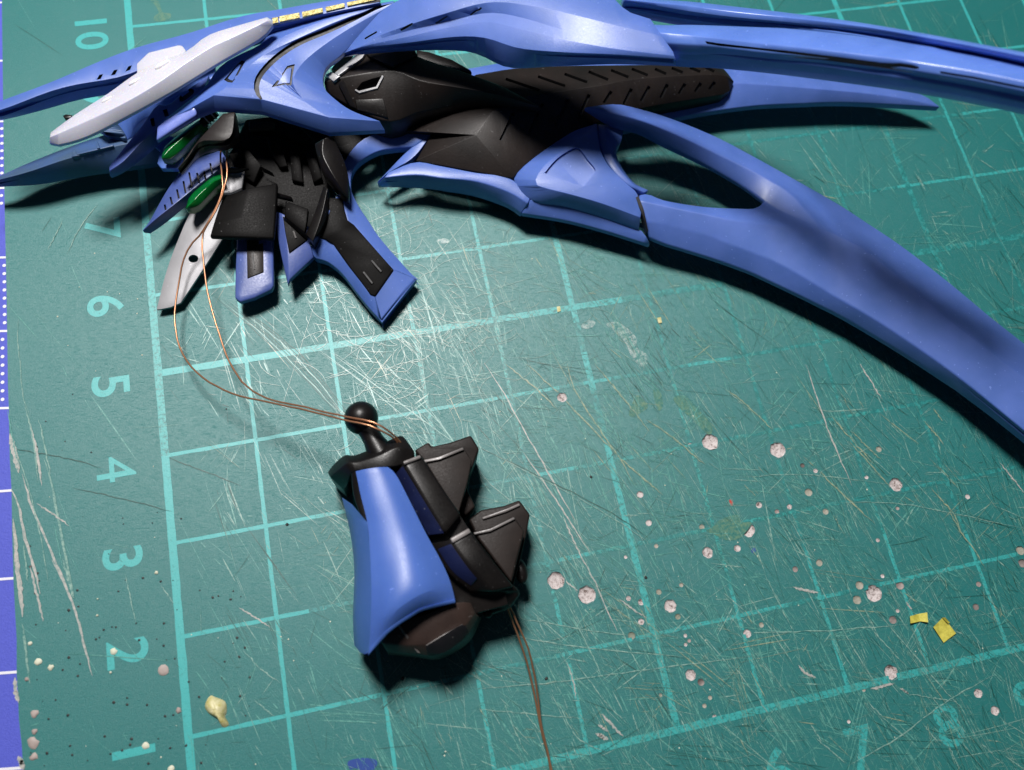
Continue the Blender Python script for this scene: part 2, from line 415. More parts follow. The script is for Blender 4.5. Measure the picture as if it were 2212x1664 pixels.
for c, r in HL:                       # every drilled pit is a little bowl in the pale core
    bm = bmesh.new(); n = 18; rings = []
    for (k, z) in ((1.04, .003), (.98, -.012), (.75, -.030), (.4, -.038), (.0, -.036)):
        if k == 0: rings.append([bm.verts.new((c.x, c.y, -.038*min(1, r*9)))]); continue
        rg = []
        for j in range(n):
            a = 2*math.pi*j/n; q = Vector((math.cos(a), math.sin(a), 0))
            w_ = noise.noise(Vector((c.x*9+q.x*1.5, c.y*9+q.y*1.5, k*2)))
            rg.append(bm.verts.new(c + q * r*k*(1+.22*w_) + Vector((0, 0, z*min(1, r*9) + (.010*noise.noise(Vector((q.x*2+c.x*7, q.y*2, k*5))) if k < 1 else 0)))))
        rings.append(rg)
    for i in range(3):
        for j in range(n): bm.faces.new((rings[i][j], rings[i][(j+1) % n], rings[i+1][(j+1) % n], rings[i+1][j]))
    for j in range(n): bm.faces.new((rings[3][j], rings[3][(j+1) % n], rings[4][0]))
    from_bm('drill_hole', bm, CORE if r > .055 or rnd.random() < .4 else CORE2 if rnd.random() < .6 else CORE3, gm, 70)
CELL = {}
for c, r in HL:
    for ix in range(int((c.x-r)*4)-1, int((c.x+r)*4)+2):
        for iy in range(int((c.y-r)*4)-1, int((c.y+r)*4)+2): CELL.setdefault((ix, iy), []).append((c.x, c.y, (r*1.06)**2))
def inpit(x, y):
    return any((x-a)**2 + (y-b)**2 < q for a, b, q in CELL.get((int(x*4), int(y*4)), ()))
# printed grid: real centimetre lines, each worn where the photograph shows it worn
Z1 = .002
def gline(x0, y0, x1, y1, wd, wear, gaps=()):
    """one printed line; where it is rubbed out it falls into separate pieces"""
    L = math.hypot(x1-x0, y1-y0); n = max(2, int(L / .05)); dx, dy = (x1-x0)/L, (y1-y0)/L
    zz = Z1 + (.0004 if abs(dy) > .5 else 0); runs = [[]]
    for k in range(n):
        t_ = (k+.5)/n; g_ = inpit(x0 + dx*L*t_, y0 + dy*L*t_)
        if g_: runs.append([])
        else: runs[-1].append(k)
    def P(t, s):
        j = .006 * noise.noise(Vector((x0*3 + t*L*6, y0*3 + s, 7)))
        return Vector((x0 + dx*L*t - dy*(s*wd/2 + j), y0 + dy*L*t + dx*(s*wd/2 + j), zz))
    for run in runs:
        if not run: continue
        bm = bmesh.new()
        for k in run:
            f = bm.faces.new([bm.verts.new(P(k/n, -1)), bm.verts.new(P((k+1)/n, -1)), bm.verts.new(P((k+1)/n, 1)), bm.verts.new(P(k/n, 1))])
            f.material_index = 3 if any(g0 <= (k+.5)/n*L <= g1 for g0, g1 in gaps) else wear((k+.5)/n*L) if callable(wear) else wear
        bmesh.ops.remove_doubles(bm, verts=bm.verts, dist=1e-5)
        me = bpy.data.meshes.new('grid_line'); bm.to_mesh(me); bm.free()
        for m in PRINT: me.materials.append(m)
        o = bpy.data.objects.new('grid_line', me); COL.objects.link(o); o.parent = gm
TH, TN = .086, .046
gline(0, -6, 0, 14, TH, lambda t: 0 if t < 10 or t > 13 else 1)
gline(TH/2, 0, 20, 0, TH*.9, lambda t: 1 if 1.5 < t < 12 else 0, [(2.2, 2.35)])
hg = {1: [(3.0, 3.9), (6.55, 6.9), (7.2, 7.7)], 2: [(1.3, 4.1), (4.95, 5.7), (6.05, 6.4), (7.0, 14)],
      3: [(2.5, 3.3), (3.45, 4.05), (4.55, 4.75), (5.15, 5.35), (5.95, 8.0), (8.3, 14)], 4: [(4.55, 4.85), (5.2, 6.2), (6.75, 14)],
      5: [(5.6, 14)], 6: [(5.7, 9.8)], 7: [(5, 11.2)], 8: [(6, 10)]}
for y in range(1, 14):
    wdt = TH if y % 5 == 0 and y != 10 else TN
    gline(TH/2, y, 20, y, wdt*.95, (lambda t, y=y: (0 if t < 1.5 or y > 7 else (1 if (t < 4.5 or y > 5) else 2 if y in (2, 3) else 1)) if y != 4 else (0 if t < 2.5 else 1)), hg.get(y, ()))
vg = {1: [], 2: [(2.2, 2.9)], 3: [(2.0, 2.4), (.9, 1.05)], 4: [(.85, 1.25), (1.95, 3.4), (3.75, 3.95)], 5: [(3.15, 3.85), (4.35, 4.75)],
      6: [(3.0, 3.3), (3.75, 5.9), (1.25, 1.5)], 7: [(1.5, 7.2)], 8: [(1.6, 8.3)], 9: [(1.3, 8.5)], 10: [(.8, 8.3)], 11: [(.5, 5.6)], 12: [(.4, 5.5)]}
for x in range(1, 18):
    wdt = TH*.9 if x % 5 == 0 else TN
    gline(x, TH/2, x, 14, wdt*.95, (lambda t, x=x: 0 if (x < 3 or t > 8) else (1 if (t < 1.5 or t > 5 or x == 5) else 2)), [(a, b) for a, b in vg.get(x, ())])
# printed numbers
def number(txt, u_, v_, rot, wear=0, size=.42):
    cu = bpy.data.curves.new('number', 'FONT'); cu.body = txt; cu.size = 1; cu.offset = 0 if txt == '4' else .016; cu.resolution_u = 6; cu.fill_mode = 'FRONT'
    o = bpy.data.objects.new('number', cu); COL.objects.link(o)
    dg = bpy.context.evaluated_depsgraph_get(); me = bpy.data.meshes.new_from_object(o.evaluated_get(dg))
    bpy.data.objects.remove(o); bpy.data.curves.remove(cu)
    xs = [v.co.x for v in me.vertices]; ys = [v.co.y for v in me.vertices]
    k = size / (max(ys) - min(ys)); cx = (max(xs)+min(xs))/2; cy = (max(ys)+min(ys))/2
    c = W(u_, v_, Z1)
    for v in me.vertices:
        x, y = (v.co.x - cx)*k*1.05, (v.co.y - cy)*k
        v.co = Vector((c.x + x*math.cos(rot) - y*math.sin(rot), c.y + x*math.sin(rot) + y*math.cos(rot), Z1 + .0004))
    me.name = 'number'; return link('number', me, gm, PRINT[wear])
R9 = -math.pi/2
for t_, u_, v_ in (('10', 198, 75), ('9', 203, 205), ('8', 212, 345), ('7', 221, 496), ('6', 228, 660), ('5', 239, 833), ('4', 251, 1013), ('3', 265, 1206), ('2', 276, 1410), ('1', 289, 1625)):
    number(t_, u_, v_, R9)
for t_, u_, v_ in (('6', 1682, 1664), ('7', 1862, 1617), ('8', 2049, 1567), ('9', 2222, 1518)): number(t_, u_, v_, 0, 1, .45)
# scratches: too many to count -> joined, real ribbons on the vinyl
zc = [.0030]
def ribbon(bm, pts, wd, taper=True):
    P = [W(p[0], p[1], 0) for p in pts]; n = len(P); zc[0] += 4e-7; vs = []
    for i, p_ in enumerate(P):
        t = (P[min(i+1, n-1)] - P[max(i-1, 0)]); t.z = 0; t.normalize(); nn = Vector((-t.y, t.x, 0))
        k = i/(n-1); ww = wd * (min(1, 4*k + .15, 4*(1-k) + .15) if taper else 1) * (.75 + .5*rnd.random())
        vs.append((bm.verts.new((p_.x + nn.x*ww/2, p_.y + nn.y*ww/2, zc[0])), bm.verts.new((p_.x - nn.x*ww/2, p_.y - nn.y*ww/2, zc[0]))))
    for i in range(n - 1):
        a_, b_ = P[i], P[i+1]
        if any(inpit(a_.x*(1-t)+b_.x*t, a_.y*(1-t)+b_.y*t) for t in (0, .2, .4, .6, .8, 1)): continue
        bm.faces.new((vs[i][0], vs[i][1], vs[i+1][1], vs[i+1][0]))
B = [bmesh.new() for _ in SC]
def scratch(k, u_, v_, ang, L, wd, curve=.008):
    n = 5; a = ang; pts = []; x, y = u_, v_; c = rnd.gauss(0, curve)
    for i in range(n):
        pts.append((x, y)); x += math.cos(a)*L/(n-1); y += math.sin(a)*L/(n-1); a += c
    ribbon(B[k], pts, wd)
def dens(u_, v_):
    # how worn the mat is here: heavy in the working area on the right
    d = .10
    if u_ > 420: d = .30
    if u_ > 700: d = .45
    if u_ > 950 and v_ > 500: d = .8
    if u_ > 1150 and v_ > 850: d = 1.0
    if u_ < 420: d = .05
    if v_ < 500 and u_ > 1500: d = .5
    return d
R = math.radians
i = 0
while i < 8500:                      # cuts come in bundles of a few nearly parallel strokes
    u_ = rnd.uniform(20, 2230); v_ = rnd.uniform(-20, 1700)
    if rnd.random() > dens(u_, v_): continue
    z = rnd.random()
    if z < .62: a = R(rnd.gauss(61, 9))
    elif z < .76: a = R(rnd.gauss(38, 8))
    elif z < .88: a = R(rnd.gauss(6, 6))
    elif z < .93: a = R(rnd.gauss(-50, 10))
    else: a = R(rnd.uniform(-80, 170))
    L0 = min(300, 20 + rnd.expovariate(1/62)); k0 = rnd.choices((0, 1, 2, 3), (52, 30, 7, 11))[0]
    if u_ < 420: k0 = rnd.choices((0, 3), (75, 25))[0]
    m_ = rnd.choice((1, 1, 2, 3, 5)) if u_ > 420 else 1
    for q in range(m_):
        i += 1
        scratch(k0 if rnd.random() < .7 else 0, u_ + rnd.gauss(0, 16)*(m_ > 1), v_ + rnd.gauss(0, 16)*(m_ > 1), a + rnd.gauss(0, .04), L0*rnd.uniform(.4, 1.1), .0034 + rnd.random()**4 * .009)
for q in range(4200):                # hair-fine marks
    u_ = rnd.uniform(430, 2230); v_ = rnd.uniform(300, 1700)
    if rnd.random() > dens(u_, v_): continue
    scratch(rnd.choice((0, 0, 1, 3)), u_, v_, R(rnd.choice((rnd.gauss(60, 14), rnd.uniform(-90, 90)))), 12 + rnd.expovariate(1/40), .0034)
def explicit(f, k, wd, *lines):
    for l in lines:
        P = f(l); P = cr([(p[0], p[1]) for p in P], 22); ribbon(B[k], [(p.x + rnd.gauss(0, .7), p.y + rnd.gauss(0, .7)) for p in P], wd * .75)
explicit(m5, 4, .020, [(70,0),(230,250),(400,560),(620,950),(800,1270)], [(370,700),(500,880),(700,1180),(900,1490)], [(690,1210),(800,1460),(890,1640)])
explicit(m5, 2, .022, [(230,0),(480,200),(650,370)], [(400,0),(680,265),(960,560),(1110,720)], [(720,0),(780,200),(1000,560),(1130,740),(1250,960)], [(940,0),(1250,380),(1360,530)], [(1340,440),(1550,580),(1810,800)], [(1110,720),(1280,870),(1400,970),(1480,1040)])
explicit(m5, 1, .012, [(385,830),(520,1120),(680,1380),(760,1440)], [(810,1075),(1010,1370)], [(1930,170),(2212,410)], [(1990,400),(2150,700)], [(0,640),(450,880),(900,1110),(1500,1500)], [(0,850),(300,1100),(900,1500)], [(1500,470),(1810,790)])
explicit(m5, 3, .012, [(0,650),(380,830),(1000,1140),(1400,1400)], [(500,180),(620,330)], [(0,480),(120,620)])
explicit(m6, 4, .022, [(580,0),(660,240),(750,500),(850,740),(925,910)], [(980,0),(1060,120),(1150,270)], [(2030,740),(2120,850),(2212,970)])
explicit(m6, 2, .020, [(0,200),(150,320),(340,500)], [(770,390),(960,610),(1090,750)], [(920,500),(1050,630),(1140,715)], [(900,580),(1080,770),(1225,940)], [(560,690),(700,820),(850,970),(1100,1200)], [(1460,420),(1610,600)], [(1530,330),(1600,430)], [(1640,1070),(1740,1260),(1830,1380),(1925,1530)], [(1520,930),(1680,1120),(1740,1250)])
explicit(m6, 1, .010, [(300,370),(340,500)], [(600,470),(640,650)], [(1180,1050),(1400,1250)], [(60,850),(600,830),(1200,900)], [(750,1040),(1300,1050),(2212,1230)], [(870,1010),(980,1260)], [(430,1100),(640,1480)], [(1100,580),(1170,650)])
explicit(m7, 4, .018, [(850,0),(950,200),(1050,430),(1120,570)], [(700,165),(810,250)], [(715,810),(770,960),(790,1100)], [(1130,310),(1250,400),(1350,460)])
explicit(m7, 4, .034, [(990,1220),(1080,1310),(1165,1395)], [(962,1302),(1045,1355)])
explicit(m7, 4, .05, [(950,1372),(1045,1420)])
explicit(m7, 1, .013, [(760,440),(890,690),(1000,940)], [(780,805),(900,960),(1020,1120),(1200,1300)], [(220,1120),(330,1400),(430,1580)], [(370,1190),(560,1420)], [(290,1300),(420,1440)], [(0,530),(500,640),(1100,720),(1700,770)], [(300,450),(900,560),(1400,620)], [(0,1020),(600,970),(1250,880),(2212,760)], [(1230,1200),(1290,1370)], [(1110,460),(1250,780),(1330,900)], [(480,450),(560,620)], [(0,1180),(900,1260)], [(650,1130),(800,1400),(1020,1520)])
explicit(m8, 4, .035, [(485,205),(560,225),(680,248)], [(525,790),(570,840),(655,880)], [(1065,968),(1150,945),(1240,925)])
explicit(m8, 4, .024, [(1285,960),(1350,1000)], [(1325,310),(1375,380)])
explicit(m8, 1, .014, [(1340,1000),(1700,1060)], [(650,1325),(890,1530)], [(1040,1060),(1180,1200)], [(1890,1370),(1980,1450)], [(1650,1390),(1730,1570)], [(120,220),(380,620),(500,800)], [(0,740),(200,1000),(400,1300)], [(270,100),(500,560)], [(640,110),(880,560),(1080,900)], [(1110,380),(1500,840),(1760,1130)], [(870,130),(1000,420),(1350,820)], [(1450,1220),(1590,1390)], [(610,1220),(700,1360)], [(890,1540),(1250,1340),(1600,1080),(1980,860)], [(0,550),(700,530),(1350,480)])
# long hatch of parallel dark cuts beside the wire
for k in range(7):
    explicit(reg(0, 0, 1), (3, 0, 3)[k % 3], .009, [(462 + k*9, 640 + k*3), (600 + k*9, 760 + k*2), (735 + k*6, 900 + k*3)])
explicit(m3, 3, .012, [(100,450),(500,520),(800,600)], [(570,760),(950,840),(1360,945)], [(1330,520),(1900,740)][:2])
# curved scratches in the lamp glare, drawn pale to whiten it
for k in range(330):
    cx, cy = rnd.gauss(930, 130), rnd.gauss(690, 95); r_ = rnd.uniform(12, 80); a0 = rnd.uniform(0, 6.3); da = rnd.uniform(.4, 1.7)
    ribbon(B[1], [(cx + r_*math.cos(a0 + da*j/9)*1.1, cy + r_*math.sin(a0 + da*j/9)*.8) for j in range(10)], .0045)
# gouges at the left edge
for wd, k, l in ((.07,4,[(80,330),(115,480),(150,640)]),(.03,4,[(180,650),(240,880),(320,1060),(400,1250),(500,1480),(580,1659)]),(.035,4,[(240,250),(300,520),(330,740)]),(.03,1,[(350,530),(410,730),(470,1050),(560,1500),(590,1640)]),(.035,4,[(90,770),(150,900),(200,1150),(260,1350),(320,1600)]),(.05,4,[(105,1000),(130,1250),(160,1659)]),(.02,1,[(190,1200),(220,1500)]),(.02,4,[(290,880),(440,980),(550,1060)]),(.02,1,[(200,100),(270,420),(300,700)]),(.02,1,[(310,220),(400,650)]),(.014,1,[(120,420),(240,800),(330,1200),(380,1500)]),(.014,0,[(60,150),(150,600)]),(.012,0,[(430,1040),(500,1400)])):
    explicit(m3, k, wd, l)
for wd, k, l in ((.03,4,[(410,0),(540,250),(610,450),(700,800),(730,920)]),(.03,1,[(500,0),(560,220),(580,300)]),(.03,4,[(240,50),(300,300),(345,490)]),(.05,4,[(120,0),(160,200),(180,450)]),(.03,1,[(180,500),(215,800),(240,980)]),(.014,1,[(990,110),(1030,300),(1075,500)]),(.012,1,[(1270,200),(1370,340)]),(.02,4,[(1890,380),(2010,450),(2130,535)]),(.014,1,[(1920,710),(2060,860),(2212,970)]),(.016,1,[(2010,1110),(2170,1240)]),(.05,4,[(120,930),(130,1060),(150,1130)]),(.06,4,[(150,1550),(190,1659)])):
    explicit(m4, k, wd, l)
explicit(m2, 1, .012, [(470,180),(420,280),(360,400)], [(730,60),(600,230),(500,430)], [(140,910),(130,1050),(150,1250),(170,1480),(230,1659)])
for b_ in B: bmesh.ops.delete(b_, geom=[v for v in b_.verts if not v.link_faces], context='VERTS')
for nm, b_, m_ in zip(('faint_scratches', 'pale_scratches', 'tan_cuts', 'dark_cuts', 'gouges'), B, SC):
    o = from_bm(nm, b_, m_, gm); o['kind'] = 'stuff'
# drops, specks, stains
def blob(bm, c, r, h, sx=1, seed=0):
    n = 10; rings = []
    for k, z in ((1, 0.001), (.8, .6), (.4, .95)):
        rings.append([bm.verts.new((c.x + sx*r*k*math.cos(a)*(1+.5*noise.noise(Vector((math.cos(a)*1.3+seed, math.sin(a)*1.3, c.x)))), c.y + r*k*math.sin(a)*(1+.5*noise.noise(Vector((math.cos(a)*1.3+seed, math.sin(a)*1.3, c.x)))), .0045 + z*h)) for a in [2*math.pi*j/n for j in range(n)]])
    t = bm.verts.new((c.x, c.y, .0045 + h))
    for i in range(2):
        for j in range(n): bm.faces.new((rings[i][j], rings[i][(j+1)%n], rings[i+1][(j+1)%n], rings[i+1][j]))
    for j in range(n): bm.faces.new((rings[2][j], rings[2][(j+1)%n], t))
for f, l, m_ in ((m4, [(305,808,25),(400,850,20),(900,725,23),(1150,1465,25),(1235,102,14),(1350,1655,26),(240,660,16),(875,890,10),(772,310,7),(770,440,9)], CREAM), (m4, [(260,1445,38),(268,1555,26),(272,1220,28),(272,1360,20),(212,945,16),(1295,875,42),(1410,1190,20)], PINK), (m7, [], PINK)):
    for (u_, v_, r_) in f(l):
        c = W(u_, v_, 0); bm = bmesh.new(); blob(bm, c, r_*.27/190, .012, 1.0, u_)
        from_bm('paint_drop' if m_ is CREAM else 'putty_mark', bm, m_, gm, 60)
bm = bmesh.new()
for k in range(95):
    u_, v_ = rnd.uniform(60, 560), rnd.uniform(1250, 1664)
    if rnd.random() < .25: u_, v_ = rnd.uniform(60, 520), rnd.uniform(850, 1300)
    blob(bm, W(u_, v_, 0), rnd.uniform(.006, .016)*(1 if v_ > 1200 else .7), .003, 1, k)
for (u_, v_) in ((620,1133),(870,1466),(1395,1248),(1180,1466),(1276,1031)): blob(bm, W(u_, v_, 0), .018, .01)
o = from_bm('black_specks', bm, DIRT, gm, 60); o['kind'] = 'stuff'
bm = bmesh.new()
for k in range(120): blob(bm, W(rnd.uniform(40, 2200), rnd.uniform(420, 1660), 0), rnd.uniform(.004, .009), .003, 1, k)
o = from_bm('white_specks', bm, CREAM, gm, 60); o['kind'] = 'stuff'
def stain(name, pts, mat, z=.0026):
    bm = bmesh.new(); P = smooth_closed([(p[0], p[1]) for p in pts], 4); flat(bm, [W(p.x, p.y, z) for p in P], z); return from_bm(name, bm, mat, gm)
stain('ink_stain', [(752,1645),(780,1638),(808,1640),(815,1650),(806,1664),(790,1668),(770,1660),(756,1662)], STAIN)
stain('glue_stain', m5([(1870,1290),(1920,1240),(2060,1190),(2100,1250),(2180,1260),(2080,1380),(1960,1390),(1890,1350),(1820,1320)]), GSTAIN)
stain('glue_stain', m5([(1210,380),(1270,250),(1320,280),(1360,340),(1280,400),(1230,420)]), GSTAIN)
stain('glue_stain', m5([(1400,210),(1450,210),(1480,320),(1440,370)]), GSTAIN)
stain('glue_stain', m5([(1560,270),(1640,250),(1700,300),(1860,480),(1840,560),(1700,430),(1600,340)]), GSTAIN)
stain('glue_stain', q1([(1190,0),(1250,10),(1270,60),(1290,100),(1350,110),(1340,150),(1270,170),(1215,160),(1225,125),(1255,100),(1230,50)]), GSTAIN)
stain('glue_stain', q5([(2150,400),(2210,390),(2260,420),(2210,450),(2160,440)]), GSTAIN)
zq = reg(907, 518, .597)
SCUFF = scratchmat('pale_scuff', (.34, .42, .40), .40, .62, .4)
stain('pale_scuff', zq([(675,305),(720,300),(780,350),(785,390),(825,420),(812,465),(770,430),(740,370),(700,330)]), SCUFF)
stain('pale_scuff', zq([(583,312),(605,292),(635,298),(622,318),(595,322)]), SCUFF)
stain('pale_scuff', q3([(2350,1010),(2420,1000),(2440,1030),(2380,1040)]), SCUFF)
for P_ in ([(495,243),(507,240),(510,258),(498,262)], [(858,283),(872,280),(876,300),(864,303)]):
    bm = bmesh.new(); slab(bm, [W(a, b, .016) for a, b in zq(P_)], [W(a, b, .006) for a, b in zq(P_)]); from_bm('yellow_chip', bm, GLUE, gm)
stain('red_ink_mark', m5([(2000,1080),(2020,1075),(2035,1110),(2015,1120)]), plastic('red_ink', (.5, .03, .02), (.5, .05, .03), .5, .6))
stain('blue_ink_dot', m5([(2180,1460),(2205,1455),(2212,1480),(2190,1495),(2176,1480)]), STAIN)
# ------------------------------------------------------------------ small loose things
def scrap(label, pts, fold=None):
    bm = bmesh.new(); t = []; b = []
    for p in pts: t.append(W(p[0], p[1], .02 + p[2])); b.append(W(p[0], p[1], .008 + p[2]))
    slab(bm, t, b)
    o = from_bm('tape_scrap', bm, TAPE, None); o['label'] = label; o['category'] = 'tape'; o['group'] = 'scraps of yellow masking tape'; return o
scrap('small oblong scrap of yellow masking tape, the left of two scraps', m8([(1360,422,.03),(1420,405,.0),(1490,393,.03),(1497,468,.03),(1440,460,.0),(1365,476,.03)]))
s2 = scrap('larger five-sided scrap of yellow masking tape with a folded corner', m8([(1535,503,.01),(1605,432,.03),(1648,475,.01),(1705,550,.01),(1612,620,0)]))
bm = bmesh.new(); slab(bm, [W(*p) for p in m8([(1603,430,.07),(1625,432,.085),(1660,470,.06),(1646,478,.05)])], [W(*p) for p in m8([(1603,430,.05),(1625,432,.07),(1660,470,.045),(1646,478,.035)])]); from_bm('folded_corner', bm, TAPE, s2)
bm = bmesh.new(); P = smooth_closed(m4([(1620,1160),(1640,1100),(1670,1072),(1700,1085),(1780,1120),(1792,1200),(1780,1240),(1810,1300),(1765,1325),(1735,1270),(1700,1245),(1650,1215)]), 3)
rg = []; cc = sum((W(p.x, p.y, 0) for p in P), Vector()) / len(P)
for k, z in ((1, .005), (.8, .05), (.5, .075), (.2, .085)):
    rg.append([bm.verts.new(cc.lerp(W(p.x, p.y, 0), k) + Vector((0, 0, z + .02*noise.noise(Vector((p.x*.1, p.y*.1, k*4))) if k < 1 else z))) for p in P])
for i in range(3):
    for j in range(len(P)): bm.faces.new((rg[i][j], rg[i][(j+1) % len(P)], rg[i+1][(j+1) % len(P)], rg[i+1][j]))
bm.faces.new(rg[3])
o = from_bm('glue_lump', bm, GLUE, None, 60); o['label'] = 'soft cream-yellow lump of dried glue near the lower left numbers'; o['category'] = 'glue'
exec_parts = True
#PARTS
# ------------------------------------------------------------------ the big winged model
mk = thing('winged_model', 'large blue plastic model kit assembly with long curved wing blades and black inner frame', 'model kit')
def sheet(rails, n=24, cross=0): return Sheet().strip(rails, n, False, cross)
# --- low blades first
G = sheet([[(1000,150,.40),(1150,128,.42),(1400,125,.44),(1600,135,.46),(1800,152,.46),(1935,180,.44),(1979,197,.42),(2008,213,.40),(2031,231,.38)],
           [(1010,170,.48),(1150,170,.52),(1400,175,.56),(1600,180,.56),(1800,195,.53),(1900,205,.48),(1980,218,.43),(2010,225,.40),(2031,231,.38)],
           [(1060,250,.36),(1200,290,.34),(1330,285,.34),(1446,258,.36),(1534,241,.38),(1633,228,.40),(1717,224,.40),(1834,221,.40),(2031,231,.38)]], 34)
G.solid('rear_claw_blade', .10, BLUE, mk, .012)
F = Sheet()
F.strip([q4([(0,590,.66),(450,530,.70),(1400,512,.72),(1860,500,.70),(1980,570,.66),(2035,640,.62)]),
         q4([(130,880,.80),(430,762,.84),(950,682,.84),(1300,622,.82),(1900,592,.76),(2037,644,.62)]),
         q4([(290,1408,.58),(400,1290,.60),(650,1120,.62),(950,970,.62),(1300,858,.62),(1900,755,.60),(1990,738,.58),(2035,655,.58)])], 30)
a_ = q4([(130,880,.80)])[0]; b_ = q4([(0,1068,.76)])[0]; c_ = q4([(290,1408,.58)])[0]; d_ = (899,347,.50); e_ = (867,282,.55); g_ = q4([(0,590,.66)])[0]
F.poly([a_, b_, c_]); F.poly([b_, d_, c_]); F.poly([a_, e_, b_]); F.poly([e_, (932,291,.5), b_]); F.poly([(932,291,.5), d_, b_]); F.poly([g_, e_, a_])
Fo = F.solid('ribbed_panel', .22, BROWN, mk, .012)
sl = []
for a, b in (((235,625),(500,715)),((490,605),(705,680)),((700,585),(880,650)),((890,567),(1045,630)),((1068,555),(1205,610)),((1232,545),(1358,595)),((1415,545),(1503,585)),((1547,538),(1635,573)),((1692,535),(1773,568)),((1817,533),(1883,566))):
    sl.append(q4(bar(a, b, 22)))
for a, b in (((298,895),(195,1110)),((525,820),(420,1065)),((725,785),(630,1000)),((895,748),(812,935)),((1070,722),(1012,815)),((1230,702),(1165,830)),((1370,682),(1305,800)),((1513,667),(1460,775)),((1653,662),(1605,743)),((1778,657),(1732,728)),((1888,648),(1845,708))):
    sl.append(q4(bar(a, b, 25)))
carve(F, Fo, sl, .05, INK)
# hip cover with the shield recess
H = sheet([q6([(950,92,.66),(740,165,.62),(550,285,.60),(400,405,.58),(298,520,.55),(430,690,.52),(700,735,.52),(1000,822,.50),(1290,925,.46)]),
           q6([(956,95,.70),(850,190,.74),(640,340,.74),(520,450,.74),(470,560,.72),(540,600,.72),(740,650,.72),(1000,725,.70),(1300,835,.62)]),
           q6([(960,100,.70),(965,190,.76),(985,300,.77),(1020,380,.77),(1060,440,.77),(1120,500,.76),(1200,575,.74),(1270,640,.70),(1312,760,.64)])], 34)
Ho = H.solid('hip_cover', .3, BLUE, mk, .015)
carve(H, Ho, [[(p.x, p.y) for p in smooth_closed(q6([(812,285),(880,372),(942,450),(928,490),(860,578),(820,580),(565,492),(555,468),(640,370),(740,303)]), 3)]], .035, BLUE)
carve(H, Ho, [q6([(718,178),(778,203),(770,217),(712,190)]), q6([(556,268),(614,286),(608,304),(548,286)]), q6([(404,396),(478,404),(474,424),(400,414)]), q6([(1075,602),(1105,598),(1215,632),(1285,622),(1262,652),(1205,668),(1085,638)])], .06, INK)
sheet([q6([(965,95,.66),(975,250,.70),(1055,430,.72),(1200,575,.70),(1290,628,.64)]), q6([(1020,100,.70),(1040,250,.74),(1110,410,.74),(1240,570,.70),(1330,640,.62)]), q6([(1180,70,.60),(1150,225,.62),(1108,310,.64),(1150,430,.64),(1250,560,.62),(1365,618,.60)])], 20).solid('hole_rim', .2, BLUE, mk, .012)
sheet([q6([(430,690,.52),(700,732,.50),(1000,818,.48),(1290,925,.44),(1370,1030,.40)]), q6([(360,800,.36),(700,855,.36),(1000,932,.36),(1250,1010,.34),(1375,1050,.34)])], 20).solid('hip_skirt', .08, BLUE, mk, .012)
sheet([[(839,372,.50),(897,350,.52),(949,358,.54),(1028,373,.56),(1102,385,.56),(1145,430,.52)], [(830,384,.5),(900,378,.52),(955,385,.54),(1028,392,.54),(1098,415,.52),(1140,440,.5)], [(815,396,.34),(900,398,.34),(958,405,.34),(1028,417,.34),(1096,441,.34),(1126,461,.34)]], 20).solid('waist_flange', .10, BLUE, mk, .012)
sheet([q2([(960,1540,.3),(935,1380,.34),(970,1240,.4),(1100,1100,.5),(1300,1035,.5),(1660,1050,.5)]), q2([(1010,1560,.3),(1003,1400,.32),(1060,1290,.36),(1200,1200,.42),(1350,1170,.44),(1500,1160,.44)])], 20).solid('hip_loop', .12, BLUE, mk, .012)
sheet([q2([(1640,1060,.48),(1500,1240,.44),(1300,1360,.42)]), q2([(1500,1150,.44),(1400,1240,.40),(1210,1440,.36)])], 10).solid('hip_strut', .10, BLUE, mk, .012)
# seam crack
sm_ = sheet([q6([(1255,655,.69),(1300,770,.66),(1330,860,.60),(1352,940,.52)]), q6([(1278,650,.69),(1325,770,.66),(1345,860,.60),(1362,940,.52)])], 10); sm_.solid('seam_crack', .1, INK, mk, 0)
# --- big front blade with the oval hole
I = Sheet()
junc = dict(top=(1735,397,.50), rid=(1690,404,.64), tip=(1651,436,.57), r1=(1655,485,.66), r2=(1665,560,.56), ed=(1665,608,.38))
I.strip([[(1262,231,.92),(1329,224,.86),(1383,235,.78),(1454,257,.66),(1547,295,.54),(1633,340,.50),junc['top']],
         [(1262,231,.92),(1320,243,.93),(1389,261,.87),(1465,292,.76),(1547,331,.65),(1633,373,.62),junc['rid']],
         [(1262,231,.92),(1323,268,.78),(1381,284,.70),(1438,314,.58),(1520,353,.50),(1602,400,.50),junc['tip']]], 26)
I.strip([[(1381,421,.60),(1401,419,.60),(1438,433,.60),(1520,446,.60),(1600,450,.60),(1633,449,.60),junc['tip']],
         [(1381,433,.68),(1420,441,.68),(1471,452,.68),(1520,462,.68),(1575,474,.68),(1620,481,.67),junc['r1']],
         [(1397,479,.58),(1440,486,.57),(1520,507,.56),(1572,526,.56),(1610,540,.56),(1640,551,.56),junc['r2']],
         [(1403,513,.44),(1440,528,.42),(1480,540,.40),(1547,561,.38),(1600,580,.38),(1633,593,.38),junc['ed']]], 22)
ap = (1778,494,.66); j2 = (1800,638,.55); e2 = (1770,659,.38); t2 = (1860,472,.50)
I.strip([[junc['top'],(1781,423,.50),(1822,447,.50),t2], [junc['rid'],(1715,424,.65),(1745,458,.66),ap], [junc['tip'],(1690,458,.61),(1730,475,.645),ap], [junc['r1'],(1695,489,.67),(1735,492,.67),ap], [junc['r2'],(1703,580,.56),(1750,607,.56),j2], [junc['ed'],(1703,626,.38),(1740,644,.38),e2]], 8)
